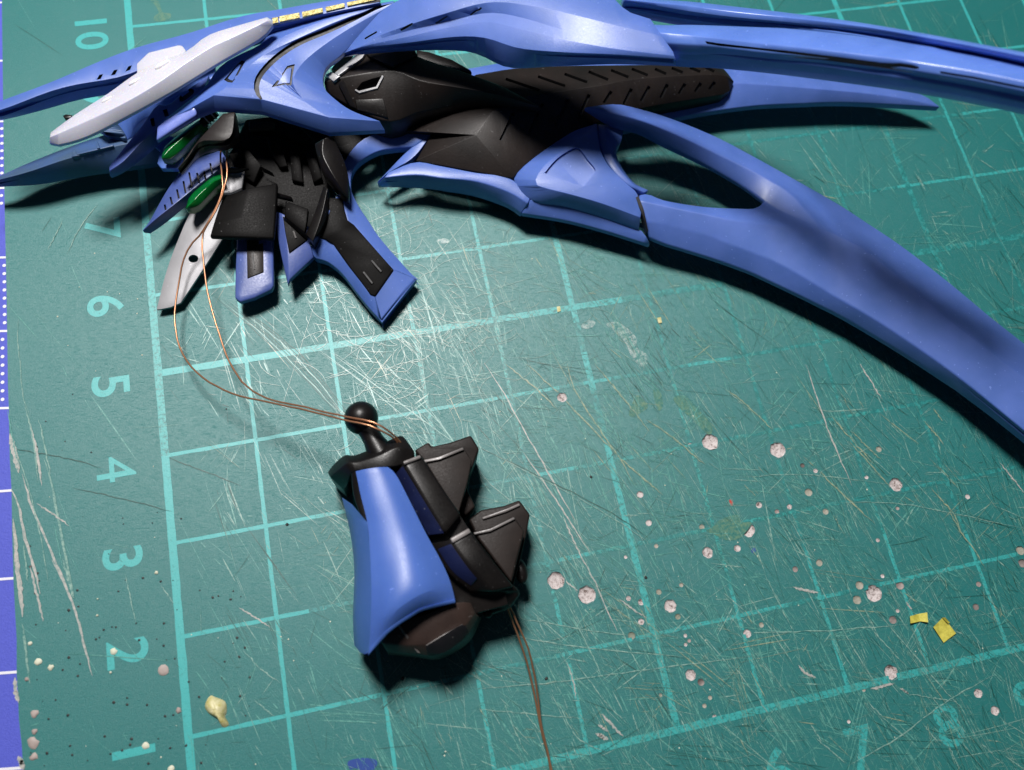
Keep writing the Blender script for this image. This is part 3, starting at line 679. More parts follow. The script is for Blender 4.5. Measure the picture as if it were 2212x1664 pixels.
I.strip([[t2,(1948,531,.50),(2046,606,.50),(2141,685,.52),(2212,741,.54),(2330,838,.56)], [ap,(1866,537,.68),(1932,590,.68),(2063,701,.70),(2212,815,.72),(2330,910,.74)],
         [ap,(1830,570,.62),(1910,640,.62),(2040,740,.64),(2200,870,.66),(2325,970,.68)],
         [j2,(1870,678,.58),(1932,717,.58),(2063,809,.60),(2212,930,.62),(2320,1020,.64)], [e2,(1834,692,.38),(1965,771,.40),(2095,858,.42),(2212,948,.44),(2320,1040,.46)]], 24)
I.f = [f for f in I.f]
I.solid('front_wing_blade', .08, BLUE, mk, .030, seg=3, bang=10)
# --- black hull behind the chest opening
Eh = sheet([q2([(800,600,.95),(1110,420,1.0),(1480,375,1.0),(1540,450,1.0),(1900,570,.98),(2212,690,.94),(2510,850,.88)]),
            q2([(790,650,1.0),(1000,600,1.08),(1340,560,1.12),(1560,640,1.10),(1900,700,1.05),(2212,760,.98),(2510,850,.88)]),
            q2([(810,720,.92),(930,800,.88),(1290,960,.84),(1550,885,.82),(1900,830,.80),(2212,850,.80),(2510,850,.88)])], 26)
Eo = Eh.solid('inner_hull', .35, BROWN, mk, .012)
carve(Eh, Eo, [q2([(1040,712),(1090,650),(1170,622),(1248,602),(1200,692),(1070,728)])], .10, INK)
plaque(Eh, 'socket_lip', q2([(1042,714),(1068,728),(1203,694),(1250,604),(1262,612),(1213,706),(1070,744),(1035,722)]), SILVER, mk, .02)
plaque(Eh, 'hull_cap', q2([(1112,425),(1300,385),(1480,378),(1530,450),(1335,550),(1150,470)]), BLACK, mk, .05, .02, .015)
plaque(Eh, 'lower_plate', q2([(1035,800),(1262,792),(1300,945),(1130,900),(1050,880)]), BLACK, mk, .03, .02, .01)
plaque(Eh, 'metal_bar', q2([(878,600),(1085,425),(1120,440),(1095,480),(905,620)]), SILVER, mk, .05, .02, .01)
plaque(Eh, 'metal_bar', q2([(803,612),(848,588),(922,622),(870,665)]), SILVER, mk, .05, .02, .01)
plaque(Eh, 'gold_patch', q2([(850,560),(930,450),(1020,440),(1000,500),(890,590)]), plastic('olive_paint', (.10, .08, .03), (.16, .13, .05), .5, .6), mk, .03)
plaque(Eh, 'side_rib', q2([(905,680),(950,650),(1050,880),(1000,860)]), BLACK, mk, .05, .02, .01)
Sheet().poly(q2([(1520,395,.92),(1620,410,.92),(1800,470,.92),(1950,555,.92),(1960,575,.92),(1870,560,.92),(1530,470,.92)])).solid('rear_fin', .06, BLACK, mk, .01)
# --- far left low spike
J13 = sheet([[(-40,395,.36),(0,380,.40),(55,355,.42),(137,322,.44),(224,292,.46),(290,275,.48),(350,265,.48)],
             [(-40,397,.38),(0,388,.46),(60,372,.52),(140,345,.56),(224,322,.58),(290,308,.58),(350,300,.58)],
             [(-40,400,.36),(0,396,.36),(82,391,.34),(191,372,.32),(273,362,.32),(336,353,.34),(380,340,.34)]], 22)
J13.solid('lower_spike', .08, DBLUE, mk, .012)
plaque(J13, 'spike_bar', q1([(600,1215),(900,1150),(905,1165),(615,1235)]), DBLUE, mk, .03, .01, .006)
plaque(J13, 'spike_bar', q1([(580,1195),(600,1190),(640,1240),(620,1258),(575,1255)]), DBLUE, mk, .04, .01, .006)
plaque(J13, 'spike_bar', q1([(755,1130),(775,1128),(800,1185),(775,1188)]), DBLUE, mk, .04, .01, .006)
# --- upper long spike with the gold strip
A = sheet([[(-60,245,1.08),(0,219,1.12),(109,178,1.15),(219,131,1.15),(301,101,1.16),(410,71,1.2),(519,36,1.3),(605,20,1.36),(702,3,1.42),(820,-14,1.46)],
           [(-60,246,1.08),(0,238,1.14),(101,200,1.16),(164,183,1.16),(260,166,1.16),(340,135,1.2),(430,100,1.26),(530,66,1.34),(620,46,1.4),(820,6,1.46)],
           [(-60,252,1.06),(0,247,1.00),(82,227,1.0),(164,204,.98),(246,189,.96),(340,160,1.0),(430,128,1.06),(530,92,1.14),(620,66,1.22),(820,16,1.36)]], 32)
Ao = A.solid('upper_spike', .10, BLUE, mk, .012)
carve(A, Ao, [q1([(762,632),(785,592),(815,586),(795,625)]), q1([(875,598),(900,556),(930,550),(910,590)]), q1([(990,568),(1015,525),(1042,517),(1028,552)])], .05, INK)
for x0, x1, y0, y1 in ((589,601,42,40),(604,647,38.5,30.5),(653,697,29,20),(704,744,18.5,10),(750,812,8.5,-4)):
    h0 = 12 - (x0-589)*.028
    plaque(A, 'gold_strip', [(x0, y0), (x1, y1), (x1+1, y1+h0-1), (x0+1, y0+h0)], GOLD, mk, .022, .01)
plaque(A, 'strip_bed', [(586,41),(820,-7),(822,4),(598,55)], INK, mk, .006, .01)
# --- feather pieces on the left
J12 = sheet([q1([(740,1010,.62),(900,900,.66),(1100,800,.7),(1430,660,.78),(1700,520,.86)]), q1([(800,1040,.66),(960,960,.72),(1120,860,.76),(1430,740,.82),(1700,600,.9)]), q1([(860,1078,.56),(1005,1112,.56),(1070,1010,.6),(1180,920,.66),(1500,850,.7)])], 16)
J12.solid('inner_feather', .08, BLUE2, mk, .012)
plaque(J12, 'dark_pod', q1([(770,1010),(860,965),(930,990),(985,1055),(1000,1112),(900,1088),(830,1060)]), DBLUE, mk, .05, .03, .02, True)
Sheet().poly(q1([(495,915,.5),(520,903,.5),(570,910,.5),(560,930,.5),(510,938,.5)])).solid('spike_nub', .1, BLACK, mk, .006)
Sheet().poly(q1([(1160,1100,.62),(1225,1100,.62),(1290,1050,.62),(1420,1100,.62),(1440,1260,.62),(1405,1330,.62),(1275,1330,.62),(1240,1290,.62),(1265,1190,.62)])).solid('crystal_backing', .08, BLUE2, mk, .012)
J11 = sheet([q1([(860,1320,.80),(960,1190,.84),(1130,980,.88),(1238,832,.9),(1330,828,.92),(1450,730,.95),(1650,590,.95)]),
             q1([(862,1350,.84),(980,1270,.88),(1120,1120,.92),(1225,1030,.94),(1330,960,.96),(1450,860,.98),(1600,740,1.0)]),
             q1([(862,1386,.78),(960,1342,.78),(1120,1225,.78),(1230,1130,.80),(1350,1020,.84),(1480,920,.88),(1600,840,.9)])], 22)
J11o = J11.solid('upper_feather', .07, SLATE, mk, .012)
carve(J11, J11o, [q1([(1185,940),(1215,930),(1228,998),(1200,1002)]), q1([(1285,872),(1318,862),(1335,915),(1305,925)]), [(p.x, p.y) for p in smooth_closed(q1([(1415,785),(1440,730),(1500,700),(1532,715),(1520,750),(1440,805)]), 3)]], .05, INK)
def crystal(pts_out, ridge, h):
    sh = Sheet(); a, b = pts_out
    sh.strip([[(p[0], p[1], h - .07) for p in a], [(p[0], p[1], h) for p in ridge], [(p[0], p[1], h - .07) for p in b]], 7) if False else None
    A_ = cr([(p[0], p[1], h-.08) for p in a], 6, False); R_ = cr([(p[0], p[1], h) for p in ridge], 6, False); B_ = cr([(p[0], p[1], h-.08) for p in b], 6, False)
    sh.strip([A_, R_, B_], 12, True)
    return sh.solid('green_crystal', .12, GREEN, mk, .006, angle=12)
crystal((q3([(170,365),(170,300),(210,255),(370,130),(470,60)]), q3([(240,372),(280,345),(500,130),(530,110)])), q3([(172,366),(215,310),(300,235),(440,120),(500,85)]), .86)
crystal((q3([(362,762),(365,715),(400,650),(580,505),(650,490)]), q3([(410,768),(460,745),(600,600),(660,560)])), q3([(364,763),(410,715),(480,640),(590,545),(655,520)]), .60)
tube('crystal_collar', [W(*p) for p in q3([(490,95,.82),(545,45,.86),(600,0,.9)])], [.05, .055, .055], BROWN, mk, 12)
for k in range(4):
    p = W(*q3([(510+k*22, 80-k*20, .83+k*.015)])[0]); d_ = (W(*q3([(600,0,.9)])[0]) - W(*q3([(490,95,.82)])[0])).normalized()
    tube('collar_ring', [p - d_*.008, p + d_*.008], .066, SILVER if k % 2 else BLACK, mk, 14)
J8 = sheet([q3([(20,935,.42),(80,855,.44),(200,640,.46),(330,455,.48),(420,380,.5),(640,300,.5)]), q3([(22,938,.45),(120,850,.50),(260,740,.53),(420,610,.54),(520,530,.54),(700,400,.54)]), q3([(70,945,.38),(180,870,.38),(290,780,.4),(400,690,.42),(520,600,.42),(700,460,.42)])], 20)
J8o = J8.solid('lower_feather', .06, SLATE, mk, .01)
carve(J8, J8o, [q3(bar(a, b, 15)) for a, b in (((195,732),(204,775)),((240,672),(256,732)),((292,612),(308,685)),((343,547),(361,642)),((388,478),(412,600)),((450,482),(470,565)),((505,470),(525,545)),((555,405),(572,495)))], .04, INK)
# steel tool tip / metal strip with round hole
st = sheet([q3([(130,1562,.12),(210,1255,.16),(300,1010,.22),(410,765,.28),(560,520,.34),(700,420,.36)]), q3([(160,1560,.12),(300,1527,.13),(345,1475,.14),(560,1150,.2),(665,985,.24),(860,700,.34)])], 14)
so = st.solid('steel_strip', .035, STEEL, mk, .006)
carve(st, so, [[(302.3+.2734*(422+40*math.cos(a)), 241.9+.2734*(1160+31*math.sin(a))) for a in [2*math.pi*k/20 for k in range(20)]]], .08, STEEL)
# --- dark legs, skirts and claws
Sheet().poly(q3([(650,640,.42),(640,470,.42),(720,430,.42),(830,450,.42),(805,600,.42),(720,640,.42)])).solid('grey_tab', .05, STEEL, mk, .01)
J1 = sheet([q3([(655,668,.58),(620,760,.58),(580,880,.56),(550,985,.54)]), q3([(860,600,.64),(830,740,.64),(800,880,.61),(790,992,.58)]), q3([(1085,560,.60),(1080,700,.60),(1070,850,.58),(1058,1000,.55)])], 8)
J1.solid('skirt_panel', .08, MBLACK, mk, .02)
J2 = sheet([q3([(765,960,.34),(760,1100,.32),(752,1300,.3),(750,1470,.28)]), q3([(840,960,.36),(840,1100,.34),(835,1300,.32),(790,1502,.28)]), q3([(980,960,.36),(980,1100,.34),(980,1290,.32),(900,1470,.28)]), q3([(1050,960,.34),(1052,1100,.32),(1055,1370,.3),(1040,1405,.28)])], 12)
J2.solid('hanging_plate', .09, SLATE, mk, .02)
plaque(J2, 'plate_insert', q3([(843,960),(975,960),(978,1268),(850,1318)]), BROWN, mk, .012, .01, .006)
plaque(J2, 'insert_slot', q3(bar((890,1120), (905,1250), 12)), INK, mk, .018, .0)
J3 = sheet([q3([(1065,780,.42),(1090,1000,.38),(1130,1200,.34),(1170,1372,.3)]), q3([(1120,800,.48),(1150,960,.46),(1165,1120,.42),(1178,1330,.34)]), q3([(1330,900,.44),(1335,1000,.42),(1360,1100,.38),(1372,1148,.34)])], 10)
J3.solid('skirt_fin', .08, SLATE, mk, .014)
plaque(J3, 'fin_insert', q3([(1130,830),(1300,900),(1325,1015),(1180,1120),(1150,960)]), MBLACK, mk, .02, .01, .008)
plaque(J3, 'fin_slot', q3(bar((1215,950), (1235,1005), 12)), BROWN, mk, .03, .0)
J4 = sheet([q3([(1340,950,.44),(1352,1060,.36),(1372,1148,.3),(1430,1165,.28),(1500,1195,.26),(1600,1280,.24),(1700,1410,.22),(1810,1550,.2),(1912,1655,.18)]),
            q3([(1400,930,.5),(1420,1000,.44),(1480,1020,.4),(1530,1050,.38),(1600,1140,.36),(1680,1250,.34),(1740,1340,.32),(1800,1420,.3),(1858,1465,.28)]),
            q3([(1590,600,.56),(1625,750,.5),(1650,870,.46),(1700,905,.44),(1780,1000,.42),(1860,1090,.38),(1920,1160,.36),(1970,1210,.34),(2012,1252,.32)]),
            q3([(1640,540,.52),(1690,670,.46),(1745,770,.42),(1800,850,.38),(1870,960,.34),(1950,1060,.3),(2030,1150,.28),(2110,1240,.25),(2185,1318,.22)])], 22)
J4.strip([q3([(1912,1655,.18),(1858,1465,.28)]), q3([(2185,1318,.22),(2012,1252,.32)])], 8, True)
J4.solid('leg_blade', .12, BLUE, mk, .012, floor=.02)
Ji = plaque(J4, 'leg_insert', q3([(1440,760),(1470,680),(1600,690),(1618,780),(1642,862),(1695,900),(1800,1020),(1950,1190),(2006,1252),(1860,1462),(1822,1450),(1650,1222),(1530,1052),(1465,1012),(1400,1000)]), MBLACK, mk, .02, .02, .012)
for a, b in (((1832,1182), (1908,1270)), ((1767,1272), (1838,1362))):
    plaque(J4, 'slot_rim', q3(bar(a, b, 22)), BROWN, mk, .024, .0, .003); plaque(J4, 'insert_slot', q3(bar(a, b, 12)), INK, mk, .027, .0)
sheet([q3([(1380,250,.84),(1395,330,.82),(1450,480,.78),(1520,570,.74),(1590,650,.70),(1650,692,.66)]), q3([(1450,210,.92),(1440,330,.9),(1490,440,.88),(1545,530,.84),(1605,625,.76),(1650,692,.66)]), q3([(1520,180,.84),(1570,290,.82),(1615,390,.78),(1642,490,.74),(1650,600,.70),(1650,692,.66)])], 18).solid('black_claw', .14, BLACK, mk, .014)
sheet([q3([(1450,585,.62),(1400,740,.6),(1350,880,.56),(1310,965,.52)]), q3([(1482,600,.66),(1450,760,.64),(1410,900,.6),(1365,1024,.56)]), q3([(1492,615,.6),(1480,800,.58),(1430,940,.54),(1380,1026,.5)])], 8).solid('knee_blade', .2, BLACK, mk, .01)
sheet([q3([(1150,700,.58),(1145,770,.58),(1140,830,.56)]), q3([(1330,765,.6),(1318,860,.6),(1300,955,.56)])], 6).solid('knee_plate', .08, MBLACK, mk, .012)
sheet([q3([(1140,830,.56),(1300,955,.56),(1372,1022,.54)]), q3([(1135,850,.5),(1290,975,.5),(1365,1035,.48)])], 6).solid('knee_edge', .05, BLACK, mk, .006)
sheet([q9([(110,700,.86),(190,590,.9),(330,395,.96),(480,230,1.0),(620,80,1.02)]), q9([(112,705,.88),(240,560,.92),(370,395,.98),(690,365,1.02),(760,60,1.04)]), q9([(135,730,.78),(290,550,.8),(440,470,.82),(690,430,.84),(800,330,.86)])], 18).solid('bronze_claw', .10, BROWN, mk, .012)
# shaded core: joints and frame inside
Sheet().poly(q3([(560,560,.30),(700,330,.32),(830,60,.36),(1300,0,.36),(1540,180,.36),(1500,560,.34),(1460,700,.30),(1440,900,.26),(1100,960,.24),(700,880,.24)])).solid('frame_core', .24, MBLACK, mk, .03)
Sheet().poly(q2([(1260,900,.40),(1500,900,.40),(1650,960,.40),(1640,1060,.40),(1300,1045,.40),(1100,1120,.40),(980,1240,.40),(850,1180,.40),(800,1050,.40)])).solid('hip_block', .3, MBLACK, mk, .03)
for P_ in ([(860,85,.70),(1060,62,.76),(1260,110,.76),(1400,250,.72),(1260,235,.68),(1060,150,.68),(880,150,.66)], [(1000,190,.60),(1100,200,.62),(1165,430,.54),(1105,440,.52),(1035,330,.54)], [(1180,300,.60),(1260,330,.60),(1290,560,.5),(1200,540,.5)], [(700,330,.6),(860,300,.62),(960,420,.58),(900,560,.5),(760,470,.52)], [(1300,300,.62),(1370,290,.64),(1440,520,.56),(1370,560,.5)]):
    Sheet().poly(q3([(a_, b_, c_ - .12) for a_, b_, c_ in P_])).solid('frame_rib', .12, MBLACK, mk, .014)
for a, b, c_ in (((860,75,.8),(1060,75,.84),(1060,130,.78)), ((1030,620,.5),(1200,670,.5),(1210,700,.45)), ((960,430,.5),(1050,480,.5),(1060,500,.45)), ((700,440,.52),(860,445,.52),(760,470,.48))):
    a_, b_, c2 = q3([a])[0], q3([b])[0], q3([c_])[0]; dd = (c2[0]-b_[0], c2[1]-b_[1], c2[2]-b_[2])
    sheet([[a_, b_], [(a_[0]+dd[0], a_[1]+dd[1]+3, c2[2]), c2]], 4).solid('frame_bracket', .05, BROWN, mk, .008)
# --- the two big covers on top
C1 = Sheet()
C1.strip([[(850,2,1.40),(719,29,1.34),(593,70,1.26),(560,98,1.22),(520,117,1.2),(484,137,1.16),(462,160,1.12),(446,185,1.14),(407,218,1.06),(341,270,.99)],
          [(850,5,1.42),(719,38,1.38),(610,80,1.32),(548,116,1.27),(505,148,1.22),(480,172,1.18),(462,190,1.2),(446,205,1.18),(432,218,1.15),(415,232,1.12)],
          [(850,7,1.42),(740,42,1.38),(640,85,1.33),(572,118,1.29),(530,150,1.25),(505,172,1.21),(492,185,1.25),(478,196,1.24),(468,202,1.23),(461,206,1.22)],
          [(850,8,1.42),(812,16,1.40),(757,41,1.36),(708,63,1.33),(637,93,1.3),(588,129,1.27),(558,164,1.32),(552,191,1.29),(558,207,1.27),(566,215,1.26)],
          [(850,9,1.42),(790,42,1.36),(738,72,1.34),(690,105,1.32),(655,135,1.3),(635,165,1.32),(636,190,1.28),(655,215,1.22),(680,235,1.18),(711,254,1.14)],
          [(850,11,1.40),(820,38,1.34),(785,68,1.28),(738,118,1.20),(708,142,1.16),(698,164,1.14),(700,189,1.12),(716,208,1.12),(757,238,1.06),(820,262,1.0)]], 30)
C1.strip([[(341,270,.94),(415,232,1.0),(461,206,1.06),(566,215,1.06),(711,254,1.04),(820,262,.96)], [(337,302,.84),(426,249,.88),(463,232,.9),(563,238,.9),(711,287,.86),(831,281,.84)]], 6, True) if False else None
C1.f += []
def bottom_row(sh, tops, bots):
    b = len(sh.v); sh.v += [W(*p) for p in tops] + [W(*p) for p in bots]; n = len(tops)
    for i in range(n - 1): sh.f.append((b+i, b+i+1, b+n+i+1, b+n+i))
bottom_row(C1, [(341,270,.99),(415,232,1.12),(461,206,1.22),(566,215,1.26),(711,254,1.14),(820,262,1.0)], [(337,302,.90),(426,249,1.0),(464,234,1.06),(566,241,1.10),(711,287,.96),(831,281,.90)])
C1o = C1.solid('shoulder_cover', .07, BLUE, mk, .014, bang=9)
tri = lambda P: P
carve(C1, C1o, [ [(850-.0,9.5)] + [(p.x, p.y) for p in cr([(812,14.5),(757,38.5),(708,60),(637,89.5),(585,126),(554,163),(548.5,191),(555,208),(563,217)], 26)] + [(p.x, p.y) for p in cr([(567,214),(563,206),(559,191),(567,166),(596,134),(645,100),(712,71),(761,48),(812,22)], 26)] ], .035, INK)
for P in ([(0,632),(138,480),(168,488),(65,655),(30,650)], [(375,692),(500,522),(560,508),(537,672),(470,668)]):
    c = [sum(p[i] for p in P)/len(P) for i in (0, 1)]
    carve(C1, C1o, [q2(P)], .016, INK); plaque(C1, 'triangle_mark', q2([(c[0]+(p[0]-c[0])*.62, c[1]+(p[1]-c[1])*.74) for p in P]), BLUE, mk, -.002, .02)
Sheet().poly(q1([(1238,1005,1.02),(1300,950,1.03),(1480,842,1.10),(1520,836,1.11),(1550,868,1.10),(1552,905,1.075),(1400,1000,1.03),(1236,1108,.97)])).solid('glare_edge', .08, GLAREBLUE, mk, .02, seg=3)  # plate added for the lamp glare on the shoulder cover's left tip
C2 = sheet([[(743,115,1.27),(790,60,1.44),(847,8,1.62),(960,-34,1.88),(1120,-54,2.12),(1250,-40,2.24),(1330,0,2.30),(1352,23,2.31),(1405,41,2.30)],
            [(743,115,1.28),(800,85,1.46),(866,60,1.62),(960,30,1.84),(1060,5,2.0),(1160,15,2.14),(1250,35,2.24),(1330,55,2.29),(1430,78,2.31)],
            [(743,115,1.29),(790,95,1.43),(866,71,1.57),(976,44,1.76),(1060,28,1.92),(1137,41,2.05),(1230,69,2.17),(1330,92,2.24),(1454,112,2.28)],
            [(743,115,1.29),(790,99,1.42),(870,82,1.555),(976,58,1.745),(1055,48,1.905),(1130,65,2.03),(1225,87,2.15),(1330,106,2.225),(1457,121,2.265)],
            [(743,115,1.285),(788,104,1.39),(880,93,1.53),(980,80,1.71),(1048,82,1.85),(1120,104,1.96),(1215,113,2.10),(1330,118,2.19),(1460,128,2.24)],
            [(743,115,1.27),(785,109,1.30),(894,101,1.38),(990,101,1.50),(1036,110,1.60),(1102,138,1.72),(1200,135,1.88),(1330,130,2.0),(1463,134,2.08)]], 34)
C2o = C2.solid('chest_cover', .07, BLUE, mk, .014, bang=9)
carve(C2, C2o, [q2(bar(a, b, 13)) for a, b in (((1113,308),(1208,252)),((1397,240),(1490,186)),((1672,184),(1765,130)),((1947,118),(2035,62)))], .03, INK)
# --- arms running off to the right, rising towards the lamp
def ah(u): return cr1([(1340,2.12),(1500,2.38),(1633,2.72),(1750,3.02),(2000,3.55),(2212,3.80),(2340,3.95)], u)
def cr1(t, u):
    for (a, x), (b, y) in zip(t, t[1:]):
        if u <= b: return x + (y - x) * (max(a, u) - a) / (b - a)
    return t[-1][1]
def arm(pts, dz): return [(u_, v_, ah(u_) + dz) for u_, v_ in pts]
def arm1(pts, dz): return [(u_, v_, cr1([(1340,2.2),(1500,2.0),(1633,2.1),(1750,2.4),(1900,3.1),(2000,3.5),(2212,3.80),(2340,3.95)], u_) + dz) for u_, v_ in pts]
A1 = sheet([arm1([(1345,-8),(1394,-2),(1480,2),(1572,12),(1717,29),(1863,49),(2008,74),(2124,96),(2230,116),(2340,140)], -.06),
            arm1([(1348,-2),(1397,4),(1485,12),(1576,24),(1717,39),(1863,57),(2008,82),(2124,104),(2230,125),(2340,149)], .02),
            arm1([(1350,6),(1400,12),(1490,26),(1580,38),(1717,51),(1863,67),(2008,91),(2124,113),(2230,135),(2340,159)], -.02),
            arm1([(1352,24),(1400,27),(1490,42),(1633,58),(1717,64),(1863,84),(2008,108),(2124,130),(2230,152),(2340,176)], -.22)], 30)
A1.solid('rear_wing_arm', .12, BLUE2, mk, .016, bang=10)
A2 = sheet([arm([(1400,52),(1440,54),(1493,53),(1633,58),(1715,62),(1863,78),(2008,100),(2124,122),(2230,145),(2340,170)], -.10),
            arm([(1410,62),(1445,63),(1497,65),(1633,75),(1745,85),(1880,99),(1990,114),(2112,137),(2230,161),(2340,187)], -.03),
            arm([(1420,70),(1450,72),(1500,77),(1633,92),(1776,108),(1900,123),(1973,133),(2100,153),(2230,179),(2340,204)], .02),
            arm([(1440,93),(1480,96),(1530,99),(1640,113),(1776,125),(1900,143),(1985,155),(2100,175),(2230,203),(2340,229)], -.03),
            arm([(1448,110),(1490,114),(1545,116),(1664,129),(1805,144),(1913,158),(1985,169),(2098,189),(2230,217),(2340,244)], -.12),
            arm([(1455,128),(1500,131),(1560,133),(1688,145),(1834,163),(1925,175),(1985,184),(2095,203),(2230,231),(2340,258)], -.26)], 40)
A2o = A2.solid('slotted_wing_arm', .12, BLUE2, mk, .014, bang=10)
carve(A2, A2o, [[(1523,89),(1572,96),(1700,110),(1776,119.5),(1880,132.5),(1984,144),(1986,149),(1975,149.5),(1850,134),(1776,123.5),(1650,109.5),(1540,97),(1527,95)]], .05, INK)
carve(A2, A2o, [[(2030,154),(2100,165),(2230,191),(2320,210),(2320,215),(2230,196),(2100,170),(2032,159)]], .05, INK)
# --- milky white blade laid on top (part of the assembly, glued into its sleeve)
WB = sheet([q1([(400,1045,1.26),(600,900,1.28),(850,740,1.30),(1090,570,1.34),(1300,470,1.37),(1480,400,1.40),(1600,305,1.42),(1700,255,1.44),(1900,195,1.48),(2110,135,1.50)]),
            q1([(392,1085,1.32),(620,985,1.36),(880,865,1.40),(1120,735,1.43),(1300,620,1.46),(1450,510,1.48),(1650,382,1.50),(1760,330,1.52),(1900,265,1.54),(2110,165,1.56)]),
            q1([(386,1130,1.24),(450,1148,1.24),(700,1075,1.26),(1050,895,1.30),(1250,785,1.32),(1400,700,1.34),(1740,490,1.38),(1900,400,1.40),(2080,290,1.44),(2158,200,1.48)])], 26)
WB.poly(q1([(2110,135,1.50),(2110,165,1.56),(2150,160,1.5)])); WB.poly(q1([(2150,160,1.5),(2110,165,1.56),(2158,200,1.48)]))
WB.solid('white_blade', .045, WHITE, mk, .008, seg=2, bang=8)
Sheet().poly(q1([(1080,600,1.34),(1078,500,1.34),(1170,412,1.35),(1410,352,1.37),(1440,358,1.37),(1470,400,1.38),(1440,470,1.38),(1200,640,1.36)])).solid('blade_tab', .12, WHITE, mk, .02)
for x, y, rx in ((1285,512,95),(1065,645,75),(845,788,62)):
    p = WB.on(*q1([(x, y)])[0])[0]; o = ball('blade_dimple', Vector((0, 0, 0)), .036*rx/62, GLOSSW, mk, 1.8, .62, .5); o.location = p; o.rotation_euler = (0, 0, .5)
# ------------------------------------------------------------------ the small ball-jointed limb in the foreground
lm = thing('ball_jointed_limb', 'small black and blue limb part with ball joint, threaded with copper wire', 'model part')
bc = W(*qc([(288,172,.92)])[0]); br = (W(*qc([(380,172,.92)])[0]) - bc).length
ball('ball_joint', bc, br, BLACK, lm, seg=40)
nb = W(*qc([(375,330,.88)])[0]); dn = (nb - bc)
tube('joint_neck', [bc + dn*.25, bc + dn*.5, bc + dn*.75, nb, nb + dn*.4], [br*.66, br*.58, br*.60, br*.72, br*.8], BLACK, lm, 24)
sheet([qc([(105,465,.62),(140,420,.74),(200,370,.84),(250,372,.88),(360,330,.92),(495,266,.94),(530,290,.92)]), qc([(120,490,.72),(170,450,.88),(215,415,.98),(270,410,1.0),(380,375,1.04),(490,330,1.04),(575,350,.96)]), qc([(190,560,.55),(215,520,.8),(235,470,.96),(280,455,1.0),(400,440,1.04),(490,430,1.02),(560,400,.96)])], 22).solid('collar', .55, BLACK, lm, .03, floor=.03, seg=3)
sheet([qc([(230,450,.95),(240,560,.92),(260,640,.90),(300,735,.88)]), qc([(262,455,1.0),(290,560,.96),(310,640,.92),(325,735,.9)])], 8).solid('collar_tongue', .4, BLACK, lm, .02)
core = Sheet().poly(qc([(280,480,.86),(480,430,.86),(620,400,.86),(850,740,.84),(1060,1080,.76),(1080,1180,.7),(860,1240,.66),(480,1290,.62),(370,1330,.55),(280,1150,.6)])); core.solid('limb_core', .8, BLACK, lm, .04, floor=.02)
s1 = sheet([qc([(470,450,.92),(560,620,.92),(650,800,.9)]), qc([(518,412,1.04),(630,600,1.04),(745,790,1.0)]), qc([(612,372,1.0),(720,540,1.0),(826,690,.96)])], 10); s1.solid('upper_block', .6, BLACK, lm, .025, floor=.03)
s2_ = sheet([qc([(660,850,.86),(760,1010,.86),(880,1110,.8)]), qc([(768,828,1.0),(880,970,1.0),(1000,1110,.9)]), qc([(872,772,.98),(990,930,.96),(1112,1082,.86)])], 10); s2_.solid('lower_block', .6, BLACK, lm, .025, floor=.03)
sheet([qc([(768,822,1.03),(868,766,1.01)]), qc([(782,848,1.03),(882,790,1.01)])], 4).solid('block_lip_glint', .1, GLINT, lm, .012)
sheet([qc([(512,405,1.07),(606,370,1.04)]), qc([(520,425,1.07),(612,388,1.04)])], 4).solid('block_lip_glint', .1, GLINT, lm, .012)
NAVY = plastic('deep_blue', (.005, .008, .035), (.008, .013, .055), .35, .5)  # navy sheets: blue reflections on the block sides put into colour
sheet([qc([(474,470,.95),(560,640,.94),(650,806,.92)]), qc([(512,430,1.055),(625,615,1.055),(736,794,1.015)])], 8).solid('blue_reflection', .05, NAVY, lm, .008)
sheet([qc([(700,880,.90),(780,1000,.89),(880,1080,.86)]), qc([(772,850,1.01),(860,975,1.0),(915,1040,.96)])], 8).solid('blue_reflection', .05, NAVY, lm, .008)
# fins
def fin(front, back, hf, hb):
    Sheet().poly(qc([(x, y, hb + z) for x, y, z in back])).solid('fin_back', hb - .12, FINM, lm, .022, seg=3)
    fr = Sheet().poly(qc([(x, y, hf + z) for x, y, z in front])); fr.solid('fin', .22, FINM, lm, .022, seg=3)
fin([(622,392,0),(700,378,0),(838,328,0),(886,402,0),(862,520,0),(812,690,0)], [(575,345,.0),(650,300,0),(668,325,0),(760,305,0),(880,264,0),(925,338,0),(880,460,0),(862,560,0),(905,650,0),(850,700,0),(640,420,0)], .84, .62)
fin([(892,785,0),(980,765,0),(1112,702,0),(1170,782,0),(1140,900,0),(1100,1060,0)], [(870,720,0),(935,668,0),(1060,645,0),(1142,614,0),(1200,692,0),(1180,800,0),(1150,930,0),(1110,1080,0),(960,900,0)], .76, .54)
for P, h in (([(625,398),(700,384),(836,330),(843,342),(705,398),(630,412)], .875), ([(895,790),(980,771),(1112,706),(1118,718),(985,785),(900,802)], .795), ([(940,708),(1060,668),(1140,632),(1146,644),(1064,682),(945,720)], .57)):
    Sheet().poly(qc([(x, y, h) for x, y in P])).solid('fin_rim_glint', .04, GLINT, lm, .006)  # pale strips standing in for the highlight along the fin edges
Sheet().poly(qc([(850,1100,.74),(960,1120,.8),(1110,1070,.82),(1152,1115,.74),(1092,1200,.6),(970,1240,.5),(900,1180,.5)])).solid('heel_block', .4, BLACK, lm, .03, seg=3)
ball('heel_rivet', W(*qc([(972,1226,.5)])[0]), .05, BLACK, lm); ball('side_peg', W(*qc([(1150,1000,.4)])[0]), .07, BLACK, lm, 1, 1.9, 1)
